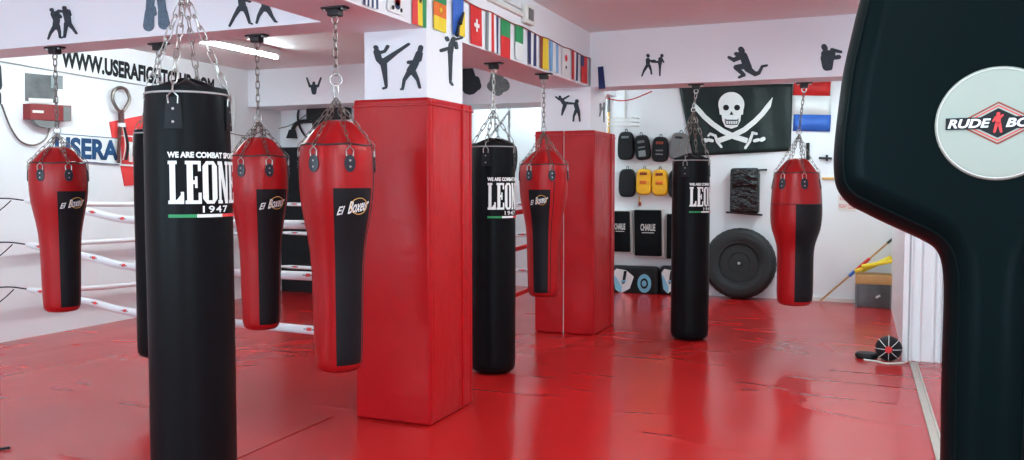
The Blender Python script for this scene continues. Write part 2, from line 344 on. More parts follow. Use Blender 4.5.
def strap_tab(parent, radf, a, z, s=1.0, shape='oval', ring=True):
    """leather tab that lies on the bag, with rivets and a D ring"""
    def P(da, dz, off): r = radf(z + dz) + off; return Vector((r * sin(a + da), -r * cos(a + da), z + dz))
    R_ = radf(z); n = 16; pts = []
    for i in range(n):
        t = 2 * pi * i / n
        if shape == 'oval': u, v = .022 * s * cos(t), .034 * s * sin(t)
        else:
            u = .024 * s * max(-1, min(1, 1.5 * cos(t))) * (1.0 - .18 * sin(t)); v = .048 * s * max(-1, min(1, 1.5 * sin(t)))
        pts.append((u / R_, v))
    m = MB(); vs = [P(u, v, .001) for u, v in pts] + [P(u, v, .007) for u, v in pts] + [P(0, 0, .0085)]
    fs = [(i, (i + 1) % n, n + (i + 1) % n, n + i) for i in range(n)] + [(n + i, n + (i + 1) % n, 2 * n) for i in range(n)]
    m.add(vs, fs, 'tab' if shape == 'oval' else 'bag_stripe'); o = m.build('strap_tab', parent)
    for dz in (-.013 * s, .011 * s) if shape == 'oval' else (-.028 * s, .012 * s):
        c = P(0, dz, .009); nrm = Vector((sin(a), -cos(a), 0)); m = MB()
        t1 = Vector((cos(a), sin(a), 0)); t2 = Vector((0, 0, 1)); rr = .0045 * s
        ring_ = [c + (t1 * cos(q) + t2 * sin(q)) * rr for q in [i * pi / 4 for i in range(8)]]
        m.add(ring_ + [c + nrm * .003], [(i, (i + 1) % 8, 8) for i in range(8)], 'steel'); m.build('rivet', o)
    # strap going up to the D ring
    top = P(0, .05 * s if shape == 'oval' else .075 * s, .006)
    m = MB(); m.tube([P(-.018 / R_, .028 * s, .006), P(-.02 / R_, .05 * s, .01), P(0, .066 * s, .012), P(.02 / R_, .05 * s, .01), P(.018 / R_, .028 * s, .006)], .0035, 'steel', 6)
    m.build('d_ring', o)
    return P(0, .066 * s, .012)

def tear_bag(px, py, R, z0, z1, hook, lab, a_stripe, stripe_top=.742, seam=None, logo=True, loopz=None, TEAR=TEAR, ringz=None):
    rz = math.atan2(py, px) - pi / 2
    e = empty('teardrop_punching_bag', (px, py, z0), rz); tag(e, lab, 'punching bag', 'red teardrop punching bags')
    H = z1 - z0
    radf = lambda z: R * interp(TEAR, max(0, min(.912, z / H)))
    prof = [(r * R, z * H) for r, z in TEAR]
    MB().lathe(prof, 48, 'bag_red', caps=True).build('bag_body', e)
    # gathered shoulder above the top seam
    t0 = TEAR[-1][0]; sh = [(t0 * f, z) for f, z in ((.995, .912), (.94, .924), (.82, .944), (.68, .964), (.54, .984), (.42, 1.0), (.30, 1.008), (.05, 1.010))]
    def fl(r, z, a):
        k = (z / H - .912) / .09; return (r * (1 + .22 * k * sin(6 * a + .8) + .06 * k * sin(13 * a)), z + .03 * k * (1.2 - k) * cos(6 * a + 1.2))
    MB().lathe([(r * R, z * H) for r, z in sh], 64, 'bag_red', fn=fl).build('gathered_top', e)
    MB().tube([(R * t0 * 1.005 * sin(t), -R * t0 * 1.005 * cos(t), H * .912 + .003 * sin(5 * t)) for t in [i * 2 * pi / 40 for i in range(40)]], .005, 'piping', 6, True).build('top_piping', e)
    # black stripe panel
    a0, a1 = a_stripe; zs = [.012 + (stripe_top - .012) * i / 24 for i in range(25)]
    m = MB().lathe([(R * interp(TEAR, f) + .0018, f * H) for f in zs], 16, 'bag_stripe', a0, a1); m.build('stripe_panel', e)
    m = MB()
    for a in (a1 + .16, a0 - pi * .62):
        m.tube([((R * interp(TEAR, f) + .001) * sin(a), -(R * interp(TEAR, f) + .001) * cos(a), f * H) for f in [.01 + .9 * i / 30 for i in range(31)]], .0035, 'piping', 5)
    if seam: m.tube([((R * interp(TEAR, seam) + .001) * sin(t), -(R * interp(TEAR, seam) + .001) * cos(t), H * seam) for t in [i * 2 * pi / 40 for i in range(40)]], .003, 'piping', 5, True)
    m.build('side_piping', e)
    if logo:
        m = MB(); script_logo(m, radf, (a0 + a1) / 2 - .02, H * .642, H * .058, (a1 - a0) * .84); m.build('script_logo', e)
    hk = Vector(hook) - Vector((px, py, z0)); hk.rotate(Matrix.Rotation(-rz, 3, 'Z'))
    zc = loopz - z0; top = Vector((hk.x * .3, hk.y * .3, zc))
    for a in (-.62, .34, 1.45, 2.5, -1.7, -2.75):
        p = strap_tab(e, radf, a, H * .838, 1.35 * R / .2)
        q = Vector((R * .60 * sin(a), -R * .60 * cos(a), H * .985)); m = MB()
        chain(m, p + Vector((0, 0, .005)), q, .036, .008, .0022, 'steel_dark'); chain(m, q, top, .038, .009, .0024, 'steel_dark'); m.build('chain', e)
    if ringz:
        m = MB(); rt = Vector((top.x, top.y, ringz - z0)); chain(m, top, rt + Vector((0, 0, -.03)), .05, .012, .004); m.build('short_chain', e); rr_ = .032; top = rt - Vector((0, 0, .032))
    else: rr_ = .022
    MB().tube([top + Vector((rr_ * cos(t), 0, rr_ + rr_ * sin(t))) for t in [i * pi / 8 for i in range(16)]], .0038, 'steel', 6, True).build('ring', e)
    m = MB(); chain(m, top + Vector((0, 0, rr_ * 1.9)), hk + Vector((0, 0, -.085)), .042, .011, .0036, 'steel_dark'); m.build('hanging_chain', e)
    return e

# blocky slab lettering for the black bags (unit box letters)
def rect(a, b_, c, d): return [(a, c), (b_, c), (b_, d), (a, d)]
GLY = {'L': [rect(.0, .56, .92, 1), rect(.10, .46, .08, .92), rect(.0, .97, 0, .08), rect(.78, .97, .08, .28), [(.46, .08), (.80, .08), (.80, .22), (.6, .12)]],
       'E': [rect(.0, .95, .92, 1), rect(.10, .46, .08, .92), rect(.0, .97, 0, .08), rect(.78, .97, .08, .26), rect(.77, .95, .76, .92), rect(.46, .64, .46, .55), rect(.58, .73, .37, .64)],
       'O': [[(.25, 0), (.75, 0), (.75, .08), (.25, .08)], [(.25, .92), (.75, .92), (.75, 1), (.25, 1)], [(.0, .12), (.25, 0), (.37, .09), (.37, .91), (.25, 1), (.0, .88)], [(1.0, .12), (1.0, .88), (.75, 1), (.63, .91), (.63, .09), (.75, 0)]],
       'N': [rect(.0, .32, .92, 1), rect(.08, .28, .08, .92), rect(.0, .38, 0, .08), rect(.64, 1.0, .92, 1), rect(.72, .92, 0, .92), [(.08, 1), (.38, 1), (.92, 0), (.62, 0)]]}
def black_bag(px, py, R, z0, z1, hook, lab, lr=None, loopz=2.2, chain_r=.0022, ck='steel_dark'):
    rz = math.atan2(py, px) - pi / 2
    e = empty('heavy_punching_bag', (px, py, z0), rz); tag(e, lab, 'punching bag', 'black cylindrical punching bags')
    H = z1 - z0
    P_ = [(0.02, .0), (.80, .0), (.93, .008), (.985, .022), (1.0, .05), (1.0, .35), (1.0, .7), (.985, .88), (.955, .95), (.94, .985), (.93, 1.0)]
    radf = lambda z: R * interp(P_, max(0, min(1, z / H)))
    prof = [(r * R, z * H) for r, z in P_] + [(R * .90, H * .998), (R * .87, H * .97), (R * .02, H * .965)]
    MB().lathe(prof, 56, 'bag_black', fn=lambda r, z, a: (r * (1 + .008 * sin(3 * a + z * 4)), z)).build('bag_body', e)
    m = MB(); m.tube([(R * .955 * sin(t), -R * .955 * cos(t), H * .985) for t in [i * 2 * pi / 44 for i in range(44)]], .0045, 'piping_w', 6, True)
    m.build('rim_piping', e)
    def fl(r, z, a): k = (z / H - .975) / .045; return (r, z + .012 * k * cos(4 * a))
    MB().lathe([(R * .93, H * .985), (R * .72, H * 1.0), (R * .4, H * 1.012), (R * .08, H * 1.02)], 40, 'bag_black', fn=fl).build('top_cover', e)
    hk = Vector(hook) - Vector((px, py, z0)); hk.rotate(Matrix.Rotation(-rz, 3, 'Z'))
    top = Vector((hk.x * .4, hk.y * .4, loopz - z0))
    for a in (-.32, 1.25, 2.82, -1.89):
        p = strap_tab(e, radf, a, H - .115 * R / .18, 1.35 * R / .18, 'square')
        q = Vector((R * .9 * sin(a), -R * .9 * cos(a), H + .012)); m = MB()
        chain(m, q, top, .055 * R / .18, .012, chain_r + .0008, ck); m.build('chain', e)
        MB().tube([q, (q + p) / 2 + Vector((0, 0, .01)), p], .004, 'steel', 6).build('shackle', e)
    m = MB().tube([top + Vector((.02 * cos(t), 0, .016 + .02 * sin(t))) for t in [i * pi / 8 for i in range(16)]], .004, 'steel', 6, True); m.build('ring', e)
    m = MB(); chain(m, top + Vector((0, 0, .03)), hk + Vector((0, 0, -.085)), .042, .011, .0036, 'steel'); m.build('hanging_chain', e)
    if lr:
        a0, a1, zb, zt = lr; m = MB(); hh = zt - zb
        def C(a, z, off=.003): r = radf(z) + off + .008 * R; return (r * sin(a), -r * cos(a), z)
        for i, ch in enumerate('LEONE'):
            b0 = a0 + (a1 - a0) * (i + .03) / 5; b1 = a0 + (a1 - a0) * (i + .98) / 5
            for pl in GLY[ch]:
                # subdivide along x for the curvature
                vs = [C(b0 + (b1 - b0) * u, zb + hh * v) for u, v in pl]; m.add(vs, [tuple(range(len(vs)))], 'white')
        vs, fs = text2d('WE ARE COMBAT SPORTS', 0, .05)
        m.add([C(a0 + (a1 - a0) * u * 1.0, zt + hh * (.07 + .14 * v)) for u, v in vs], fs, 'white')
        vs, fs = text2d('1947', 0, .02, 1.2)
        m.add([C(a0 + (a1 - a0) * (.40 + .36 * u), zb + hh * (-.21 + .16 * v)) for u, v in vs], fs, 'white')
        m.build('lettering', e)
        m = MB()
        for j, k in enumerate(('green', 'white', 'pinkred')):
            b0 = a0 + (a1 - a0) * j / 3; b1 = a0 + (a1 - a0) * (j + 1) / 3
            m.lathe([(radf(zb) + .004, zb - hh * .32), (radf(zb) + .004, zb - hh * .245)], 8, k, b0, b1)
        m.build('tricolour_band', e)
    return e

def pos(px_, d):   # ground position for image column and depth
    r = ray(px_, 230); f = Vector((-sin(YAW), cos(YAW), 0)); q = Vector((r.x, r.y, 0)); q *= d / q.dot(f); return q.x, q.y
def zat(y, d): return CZ - (y - 184) / FPX * d

# red teardrop bags: column, depth, radius, top pixel, bottom pixel
def red(pxc, d, R, yt, yb, ysof, lab, stripe, loop_y, hxo=0, **kw):
    x, y = pos(pxc, d); hx, hy = pos(pxc + hxo, d)
    zt, zb = zat(yt, d), zat(yb, d)
    tear_bag(x, y, R, zb, zt, (hx, hy, SOF), lab, stripe, loopz=zat(loop_y, d), **kw)
    bracket(hx, hy, SOF, kw_l[lab])
kw_l = {}
L1 = 'red and black teardrop bag at far left in front of the wall sign'
L2 = 'red and black teardrop bag just right of the big nearest black bag'
L3 = 'largest red and black teardrop bag, beside the nearer padded column'
L4 = 'red and black teardrop bag between the column paddings'
L5 = 'red bag with plain black half and no script logo, near the tyre'
kw_l[L1] = 'black bracket on the left beam above the far-left red bag'
kw_l[L2] = 'black bracket on the left beam right of the near black bag'
kw_l[L3] = 'black bracket under the long beam above the largest red bag'
kw_l[L4] = 'black bracket under the long beam above the red bag by the farther column'
kw_l[L5] = 'black bracket under the right beam at the tricolour flag'
red(60, 5.9, .184, 149, 312, 47, L1, (-.06, 1.12), 134)
red(260, 5.42, .181, 140, 330, 34, L2, (-.10, 1.15), 122)
red(337.5, 4.58, .199, 124, 372, 6, L3, (-.10, 1.12), 100, ringz=zat(81, 4.58))
red(543.5, 7.3, .208, 152, 297, 80, L4, (-.66, .28), 132)
red(795.5, 7.95, .230, 160, 306, 84, L5, (0.0, 1.35), 135, hxo=6, TEAR=TEAR_TRI, stripe_top=.70, seam=.70, logo=False)

# black cylinders
def black(pxc, d, R, yt, zb, lab, blab, hxo=0, **kw):
    x, y = pos(pxc, d); hx, hy = pos(pxc + hxo, d)
    black_bag(x, y, R, zb, zat(yt, d), (hx, hy, kw.pop('soff', SOF)), lab, **kw)
    bracket(hx, hy, SOF, blab)
d1 = 3.56
black(190, d1, .173, 90, .12, 'big nearest black cylindrical bag with white slab lettering, left foreground', 'black bracket under the long beam above the nearest black bag', loopz=2.27, ck='steel',
      lr=(-.47, 1.42, zat(203, d1) - .12, zat(162, d1) - .12), hxo=-2)
d2 = 6.66
black(493, d2, .177, 144, .012, 'black cylindrical bag hanging between the two padded columns, almost touching the floor', 'black bracket under the long beam between the two columns', loopz=zat(112, d2),
      lr=(-.24, 1.66, zat(209, d2) - .012, zat(183, d2) - .012), hxo=1)
d3 = 8.07
black(690.5, d3, .178, 158, .012, 'black cylindrical bag hanging in front of the pirate flag', 'black bracket under the right beam at the pirate flag', loopz=zat(112, d3),
      lr=(-.08, 1.85, zat(206, d3) - .012, zat(187, d3) - .012), hxo=4)
d4 = 5.74
black(163, d4, .176, 131, .32, 'black cylindrical bag mostly hidden behind the nearest black bag', 'black bracket on the left beam behind the nearest black bag', loopz=zat(88, d4))
# teardrop shaped black bag far behind the middle black one
x, y = pos(497, 11.1)
e = empty('black_teardrop_bag', (x, y, .9), math.atan2(y, x) - pi / 2); tag(e, 'black teardrop bag peeking out behind the middle black bag', 'punching bag')
H = zat(139, 11.1) - .9; Rb = .27
MB().lathe([(r * Rb, z * H) for r, z in TEAR] + [(Rb * .7, H * .96), (Rb * .3, H)], 32, 'bag_black').build('bag_body', e)
tp = Vector((.16, 0, zat(112, 11.1) - .9))
for a in (1.0, 2.2, -1.0, -2.2):
    m = MB(); chain(m, (Rb * .7 * sin(a), -Rb * .7 * cos(a), H * .95), tp, .05, .012, .004); m.build('chain', e)
m = MB(); chain(m, tp, (.16, 0, 2.49 - .9), .05, .012, .004); m.build('hanging_chain', e)

# ------------------------------------------------------------------ boxing ring ropes
def spline(pts, n=8):
    pts = [Vector(p) for p in pts]; P = [pts[0] * 2 - pts[1]] + pts + [pts[-1] * 2 - pts[-2]]; out = []
    for i in range(1, len(P) - 2):
        for j in range(n):
            t = j / n; a, b_, c, d = P[i - 1:i + 3]
            out.append(.5 * ((2 * b_) + (c - a) * t + (2 * a - 5 * b_ + 4 * c - d) * t * t + (3 * b_ - a - 3 * c + d) * t ** 3))
    out.append(pts[-1]); return out
def rope(pts, lab, r=.026, key='rope', bands=None, tie=None):
    pts = [Vector(p) for p in pts]; c = pts[0].copy(); e = empty('ring_rope', c); tag(e, lab, 'ring rope', 'padded boxing ring ropes')
    sp = [p - c for p in spline(pts, 10)]
    rr = [r * (.55 if i in (0, len(sp) - 1) else 1) for i in range(len(sp))]
    MB().tube(sp, rr, key, 12).build('rope_cover', e)
    if bands:
        # cumulative length walk
        L = 0; nxt = .25
        for i in range(len(sp) - 1):
            seg = (sp[i + 1] - sp[i]); l = seg.length
            while L + l > nxt:
                p = sp[i] + seg * ((nxt - L) / l); t = seg.normalized(); m = MB()
                q_ = Vector((.3, -.9, .3)).normalized() * (r * .55); m.tube([p - t * .06 + q_, p - t * .02 + q_], r * .52, 'grey', 10); m.tube([p - t * .03 + q_, p + t * .015 + q_], r * .58, 'pinkred', 10); m.tube([p + t * .015 + q_, p + t * .04 + q_], r * .52, 'grey', 10)
                m.build('logo_band', e); nxt += bands
            L += l
    if tie:
        MB().tube([q - c for q in spline([pts[0]] + tie, 6)], .006, 'black', 6).build('tie_cord', e)
        k = pts[0] - c + Vector((-.12, -.05, 0)); MB().tube([k + Vector((0, 0, 0)), k + Vector((-.02, -.06, -.06)), k + Vector((-.09, -.09, -.12))], .005, 'black', 6).build('cord_end', e)
cx_, cy_ = -7.02, 5.47
for nm, zc, z1_, z2_, z3_, z4_ in (('top', 1.33, 1.245, 1.185, 1.20, 1.22), ('middle', .93, .86, .805, .847, .87), ('bottom', .52, .475, .435, .475, .49)):
    f = lambda t, z: (cx_ + 4.05 * t, cy_ - .72 * t, z)
    rope([f(0, zc), f(.238, z1_), f(.412, z2_), f(.85, z3_), f(1, z4_)], nm + ' white padded rope of the near side of the ring', r=.031, bands=.42,
         tie=[Vector((cx_ - .2, cy_ - .08, zc + .02)), Vector((LEFT + .004, cy_ - .35, zc))])
for nm, zc, z1_, z2_ in (('top', 1.31, 1.27, 1.23), ('middle', .92, .90, .86), ('bottom', .50, .435, .42)):
    rope([(cx_, cy_ + .06, zc), (cx_, 6.6, z1_), (cx_, 9.0, z2_)], nm + ' white padded rope along the wall with the sign', r=.024, bands=.55)
    rope([(cx_ + .05, 9.05, z2_ - .01), (-5.4, 9.12, z2_ - .02), (-3.3, 9.94, z2_)], nm + ' white padded rope at the far side of the ring', r=.024, bands=.6)
for nm, z in (('top', 1.22), ('middle', .88), ('bottom', .45)):
    rope([(-2.97, 5.18, z + .03), (-2.97, 6.5, z - .02), (-2.97, 7.90, z + .01)], nm + ' red padded rope between the two columns', r=.024, key='rope_red')

# ------------------------------------------------------------------ flags and fittings on the long beam
XF = -2.47
e = empty('string_of_flags', (XF, 6.0, 2.45)); tag(e, 'string of small national flags along the long white beam', 'bunting')
def L_(p): return Vector(p) - e.location
MB().tube([L_((XF + .012, y, 2.70 - .006 * (i % 3))) for i, y in enumerate([2.0 + k * .2 for k in range(31)])], .005, 'brown', 6).build('cord', e)
def q4(x0, x1, y0, y1, X0=XF):    # pixel columns and rows -> Y range, Z range at the column's middle
    xm = (x0 + x1) / 2; a = onX(x0, y0, X0); b_ = onX(x1, y0, X0); t = onX(xm, y0, X0); u = onX(xm, y1, X0)
    return a.y, b_.y, u.z, t.z
def mk_flag(px0, px1, py0, py1, cells, lab, extra=None):
    y0, y1, z0, z1 = q4(px0, px1, py0, py1); z1 = 2.695 if py0 > 0 or True else z1
    m = MB(); x = XF + .010
    def wav(y, z): return x + .004 * sin(28 * y) * (z1 - z) / .25
    for (u0, u1, v0, v1, k) in cells:
        N = 3
        for i in range(N):
            ya = y0 + (y1 - y0) * (u0 + (u1 - u0) * i / N); yb = y0 + (y1 - y0) * (u0 + (u1 - u0) * (i + 1) / N); za = z0 + (z1 - z0) * v0; zb = z0 + (z1 - z0) * v1
            m.poly([L_((wav(ya, za), ya, za)), L_((wav(yb, za), yb, za)), L_((wav(yb, zb), yb, zb)), L_((wav(ya, zb), ya, zb))], (.002, 0, 0), k)
    if extra:
        for kind, u, v, s, k in extra:
            c = Vector((x + .006, y0 + (y1 - y0) * u, z0 + (z1 - z0) * v)); pts = []
            if kind == 'star': pts = [c + Vector((0, s * (1 if i % 2 == 0 else .42) * sin(i * pi / 5), s * (1 if i % 2 == 0 else .42) * cos(i * pi / 5))) for i in range(10)]
            if kind == 'disc': pts = [c + Vector((0, s * sin(i * pi / 8), s * cos(i * pi / 8))) for i in range(16)]
            if kind == 'cross':
                m.poly([L_(c + Vector((0, a * s, b2 * s))) for a, b2 in ((-1, -.3), (1, -.3), (1, .3), (-1, .3))], (.002, 0, 0), k)
                pts = [c + Vector((.0005, a * s, b2 * s)) for a, b2 in ((-.3, -1), (.3, -1), (.3, 1), (-.3, 1))]
            if kind == 'tri': pts = [c + Vector((0, a, b2)) for a, b2 in s]
            m.poly([L_(p) for p in pts], (.002, 0, 0), k)
    o = m.build('flag', e, smooth=False); o['label'] = lab
V = lambda *ks: [(i / len(ks), (i + 1) / len(ks), 0, 1, k) for i, k in enumerate(ks)]
Hh = lambda *ks: [(0, 1, 1 - (i + 1) / len(ks), 1 - i / len(ks), k) for i, k in enumerate(ks)]
mk_flag(362, 376, 0, 7, V('navy', 'white', 'navy', 'white', 'navy', 'white', 'navy'), 'navy and white striped flag')
mk_flag(386, 401, 0, 13, V('white'), 'white flag with a round emblem', [('disc', .6, .28, .03, 'red'), ('disc', .6, .2, .028, 'navy'), ('disc', .3, .1, .012, 'black'), ('disc', .85, .1, .012, 'black')])
mk_flag(411, 425, 0, 26, V('red', 'yellow', 'green'), 'red, yellow and green flag with a black star', [('star', .5, .55, .02, 'black')])
mk_flag(432, 445, 0, 31, Hh('green', 'orange', 'yellow'), 'green, red and yellow banded flag', [('star', .5, .5, .025, 'yellow')])
mk_flag(451, 462, 4, 36, V('blue'), 'blue flag with a yellow corner', [('tri', .5, .5, [(-.02, -.12), (.09, -.12), (.09, .05)], 'yellow')])
mk_flag(469, 480, 12, 45, V('red'), 'red flag with a white cross', [('cross', .5, .5, .042, 'white')])
mk_flag(485, 497, 19, 52, V('teal', 'white', 'red', 'white', 'navy'), 'narrow striped flag in grey, red and navy')
mk_flag(500, 509, 24, 58, [(0, 1, .55, 1, 'green'), (0, 1, 0, .55, 'red')], 'green and red flag')
mk_flag(514, 522, 30, 60, [(0, 1, .5, 1, 'green'), (0, 1, 0, .5, 'white')], 'white flag with green upper half')
mk_flag(527, 535, 36, 65, V('navy', 'white', 'navy'), 'navy and white flag')
mk_flag(539, 547, 41, 69, V('brown', 'yellow', 'yellow'), 'brown and yellow flag')
mk_flag(549, 557, 46, 72, V('lblue', 'white', 'lblue'), 'light blue and white flag')
mk_flag(561, 568, 51, 76, V('white'), 'white flag with a red and black emblem', [('disc', .5, .62, .03, 'red'), ('disc', .5, .3, .015, 'black')])
mk_flag(571, 577, 56, 80, V('red', 'white', 'navy'), 'red, white and navy flag')
mk_flag(580, 586, 60, 83, [(0, 1, 0, .6, 'red'), (0, .5, .6, 1, 'navy'), (.5, 1, .6, 1, 'red')], 'red flag with a navy corner')
mk_flag(588, 594, 64, 87, V('teal', 'white', 'teal'), 'grey and white flag')
b = MB(); p = onY(598, 67, 8.02); q = onY(603, 89, 8.02)
b.poly([(p.x, 8.013, p.z), (p.x + .06, 7.99, p.z), (q.x + .03, 8.00, q.z), (p.x + .01, 8.013, q.z)], (0, .006, 0), 'navy')
tag(recenter(b.build('small_flag')), 'small navy flag hanging in the corner at the end of the flag string', 'flag')
e = empty('cable_trunking', (XF, 4.6, 2.74)); tag(e, 'white cable trunking above the flags ending in a grey box', 'cable trunking')
MB().rbox(0.001, .03, -3.4, 1.62, .03, .06, .004, 'cream').rbox(0.001, .02, -3.4, 1.62, .085, .10, .004, 'cream').build('duct', e)
MB().rbox(0.001, .05, 1.60, 1.78, -.01, .14, .01, 'cream').build('junction_box', e)
MB().rbox(.05, .056, 1.64, 1.74, .02, .11, .002, 'grey').build('box_cover', e)

# ------------------------------------------------------------------ cut-out figures
def cutout(lab, strokes, plane, val, key='decal', th=.004):
    """strokes: (x0,y0,r0,x1,y1,r1) in photo pixels, laid out on the face of the beam or wall they are stuck to"""
    m = MB(); f = {'X': onX, 'Y': onY}[plane]; n = {'X': Vector((1, 0, 0)), 'Y': Vector((0, -1, 0))}[plane]
    for q_, (x0, y0, r0, x1, y1, r1) in enumerate(strokes):
        a = math.atan2(y1 - y0, x1 - x0); pts = []
        for i in range(7): t = a + pi / 2 + pi * i / 6; pts.append((x0 + r0 * cos(t), y0 + r0 * sin(t)))
        for i in range(7): t = a - pi / 2 + pi * i / 6; pts.append((x1 + r1 * cos(t), y1 + r1 * sin(t)))
        m.poly([f(u, v, val) + n * .001 for u, v in pts], n * (th + .0004 * q_), key)
    o = recenter(m.build('wall_cutout', smooth=False)); tag(o, lab, 'wall decoration', 'cut-out fighter figures'); return o
cutout('cut-out pair of boxers exchanging punches, far left of the left beam', [
    (52, 10, 2, 52.2, 10, 2), (54, 14, 3, 57, 20, 3.2), (57, 20, 3.2, 56, 27, 3), (55, 27, 2.2, 51, 33, 1.3), (51, 33, 1.3, 48.7, 39, .8), (58, 26, 2.2, 60, 32, 1.3), (60, 32, 1.3, 60.5, 37.6, .9), (60.5, 37.6, .8, 62, 38, .7), (55, 14, 1.8, 60, 11, 1.3), (58, 14, 1.5, 61, 17, 1.4),
    (65, 8, 1.9, 65.2, 9, 1.9), (66.5, 12, 3, 68, 18, 3), (68, 18, 3, 69, 24, 2.8), (67, 24, 2, 66, 31, 1.3), (66, 31, 1.3, 65.2, 37, .9), (65.2, 37, .8, 63.5, 37.4, .7), (70, 24, 2, 74, 29, 1.2), (74, 29, 1.1, 77, 33.5, .9), (65, 12, 1.4, 60, 11, 1.3), (69, 11, 1.6, 70.5, 15, 1.3)], 'Y', 4.2)
cutout('cut-out pair of hanging boxing gloves, blue-grey, on the left beam', [(151, -3, 4, 150, 12, 4), (150, 12, 4.5, 149, 26, 5.5), (161, -3, 4, 163, 12, 4), (163, 12, 4.5, 164.5, 24, 5.8), (154, 8, 2, 155, 14, 2)], 'Y', 4.2, 'decal_blue')
cutout('cut-out kickboxer with wide stance, above the nearest bag on the left beam', [(242, -9, 2.4, 242, -9, 2.4), (243, -5, 3.6, 242, 2, 3.6), (242, 2, 3.4, 243, 8, 3.6), (240, 8, 2.4, 235, 16, 1.6), (235, 16, 1.5, 231, 24, 1.1), (231, 24, 1, 230, 26, 1), (245, 8, 2.4, 248, 16, 1.5), (248, 16, 1.5, 250, 23, 1.1), (250, 23, 1, 252.5, 24, .8), (244, -1, 1.6, 250, 1.5, 1.4)], 'Y', 4.2)
cutout('cut-out kickboxer facing left, rightmost figure on the left beam', [(263, -9, 2.4, 263, -9, 2.4), (264, -5, 3.6, 265, 2, 3.6), (265, 2, 3.4, 266, 8, 4), (263, 9, 2.4, 259, 16, 1.5), (259, 16, 1.4, 257, 23, 1), (268, 9, 2.6, 272, 16, 1.6), (272, 16, 1.5, 275.5, 21.5, 1.1), (275.5, 21.5, 1, 277, 22, .9)], 'Y', 4.2)
YC = 4.6
cutout('cut-out fighter kicking high, on the front of the nearer column', [(376, 47.5, 2.4, 376.4, 48, 2.4), (377, 52, 3.3, 379, 59, 3.2), (379, 59, 3.2, 384, 64, 3.2), (384, 65, 3.2, 385, 73, 2.5), (385, 73, 2.4, 386.5, 86, 1.4), (386.5, 87.5, 1.1, 383.5, 88.5, 1.1), (385, 61, 3, 396, 53, 2), (396, 53, 1.9, 409, 44.2, 1.3), (379, 53, 1.7, 385, 51.5, 1.4), (385, 51.5, 1.3, 388, 46.5, 1.6)], 'Y', YC)
cutout('cut-out fighter leaning back from the high kick, on the nearer column', [(421, 47.5, 2.5, 420.4, 50, 2.6), (419.5, 54, 3.6, 415.5, 63, 3.4), (415.5, 63, 3.6, 411, 71, 4.2), (409, 73, 2.6, 404.5, 80, 1.7), (404.5, 80, 1.6, 403, 88.5, 1.3), (403, 89, 1.2, 401.3, 89.3, 1), (414, 73, 2.8, 418, 80, 1.7), (418, 80, 1.5, 420, 87.5, 1.3), (414, 62, 1.8, 409, 62.5, 1.8), (421, 54, 2, 420, 60, 1.8)], 'Y', YC)
cutout('dark cut-out fighter kicking straight up, on the side face of the nearer column', [(453, 39, 2.2, 451, 45, 2.4), (451, 44, 2.6, 450, 52, 2.6), (450, 52, 2.3, 450, 66, 1.7), (450, 66, 1.6, 450, 80, 1.2), (450, 82, 1.1, 452, 85, .9), (449, 48, 1.6, 441, 50.5, 1.8), (452, 40, 1.5, 461, 38, 1), (455, 43, 1.6, 456, 48, 1.4), (446, 38, 1.6, 447, 40, 1.6)], 'X', -2.445)
m = MB()
for (x0, y0, x1, y1) in ((453, 36, 456, 24), (456, 24, 460.5, 13)):
    m.tube([onX(x0, y0, XF) + Vector((.03, 0, 0)), onX(x1, y1, XF) + Vector((.022, 0, 0))], [.014, .007], 'decal', 6)
tag(recenter(m.build('raised_leg_cutout')), 'thin raised leg of a cut-out fighter crossing the blue and yellow flag', 'wall decoration')
cutout('small cut-out pair of kickers, on the front of the farther column', [(560, 97, 1.5, 560.3, 98, 1.5), (562, 100, 2, 565, 105, 1.9), (565, 105, 1.9, 563, 111, 1.4), (563, 111, 1.2, 562, 115, .8), (566, 103, 1.5, 572, 103.6, 1), (562, 100, 1, 569, 96, .8), (556, 97, .9, 560, 100, .9),
    (577, 101, 1.8, 577.2, 101.5, 1.8), (576, 104, 2.2, 577.5, 110, 2.3), (576, 111, 1.6, 574, 116, 1), (574, 116, .9, 573.5, 121, .8), (578.5, 111, 1.6, 579.5, 116, 1), (579.5, 116, .9, 580, 121, .8), (575, 104, 1, 571, 103, .9)], 'Y', 7.97)
cutout('tiny grey cut-out pair on the side of the farther column', [(600.3, 104, .8, 600.6, 110, 1), (600.6, 110, .7, 599.5, 116, .5), (604, 103, .8, 603.6, 110, 1), (603.6, 110, .7, 603.8, 122, .5), (601, 110, .6, 603, 107, .6)], 'X', -2.445, 'decal_grey')
cutout('dark cut-out boxing glove partly behind the nearer column, on the rear beam', [(466, 72, 8, 468, 82, 9), (468, 82, 9, 470, 86, 9), (476, 80, 4, 477, 86, 4.5)], 'Y', 9.9)
cutout('grey camouflage cut-out boxing glove on the rear beam behind the chains', [(497, 74, 6, 497, 84, 8), (503, 84, 6, 504, 86, 6), (492, 86, 5, 498, 90, 6)], 'Y', 9.9, 'decal_grey')
cutout('cut-out victor with both arms raised, on the beam over the far side of the ring', [(314, 83, 1.5, 314, 83.3, 1.5), (310, 86.5, 1.1, 307, 78, .8), (318, 86.5, 1.1, 321, 78, .8), (310, 86, 1.3, 318, 86, 1.3), (314, 87, 3.2, 314.2, 92.5, 2.3)], 'Y', 9.0, 'decal')
YR = 8.02
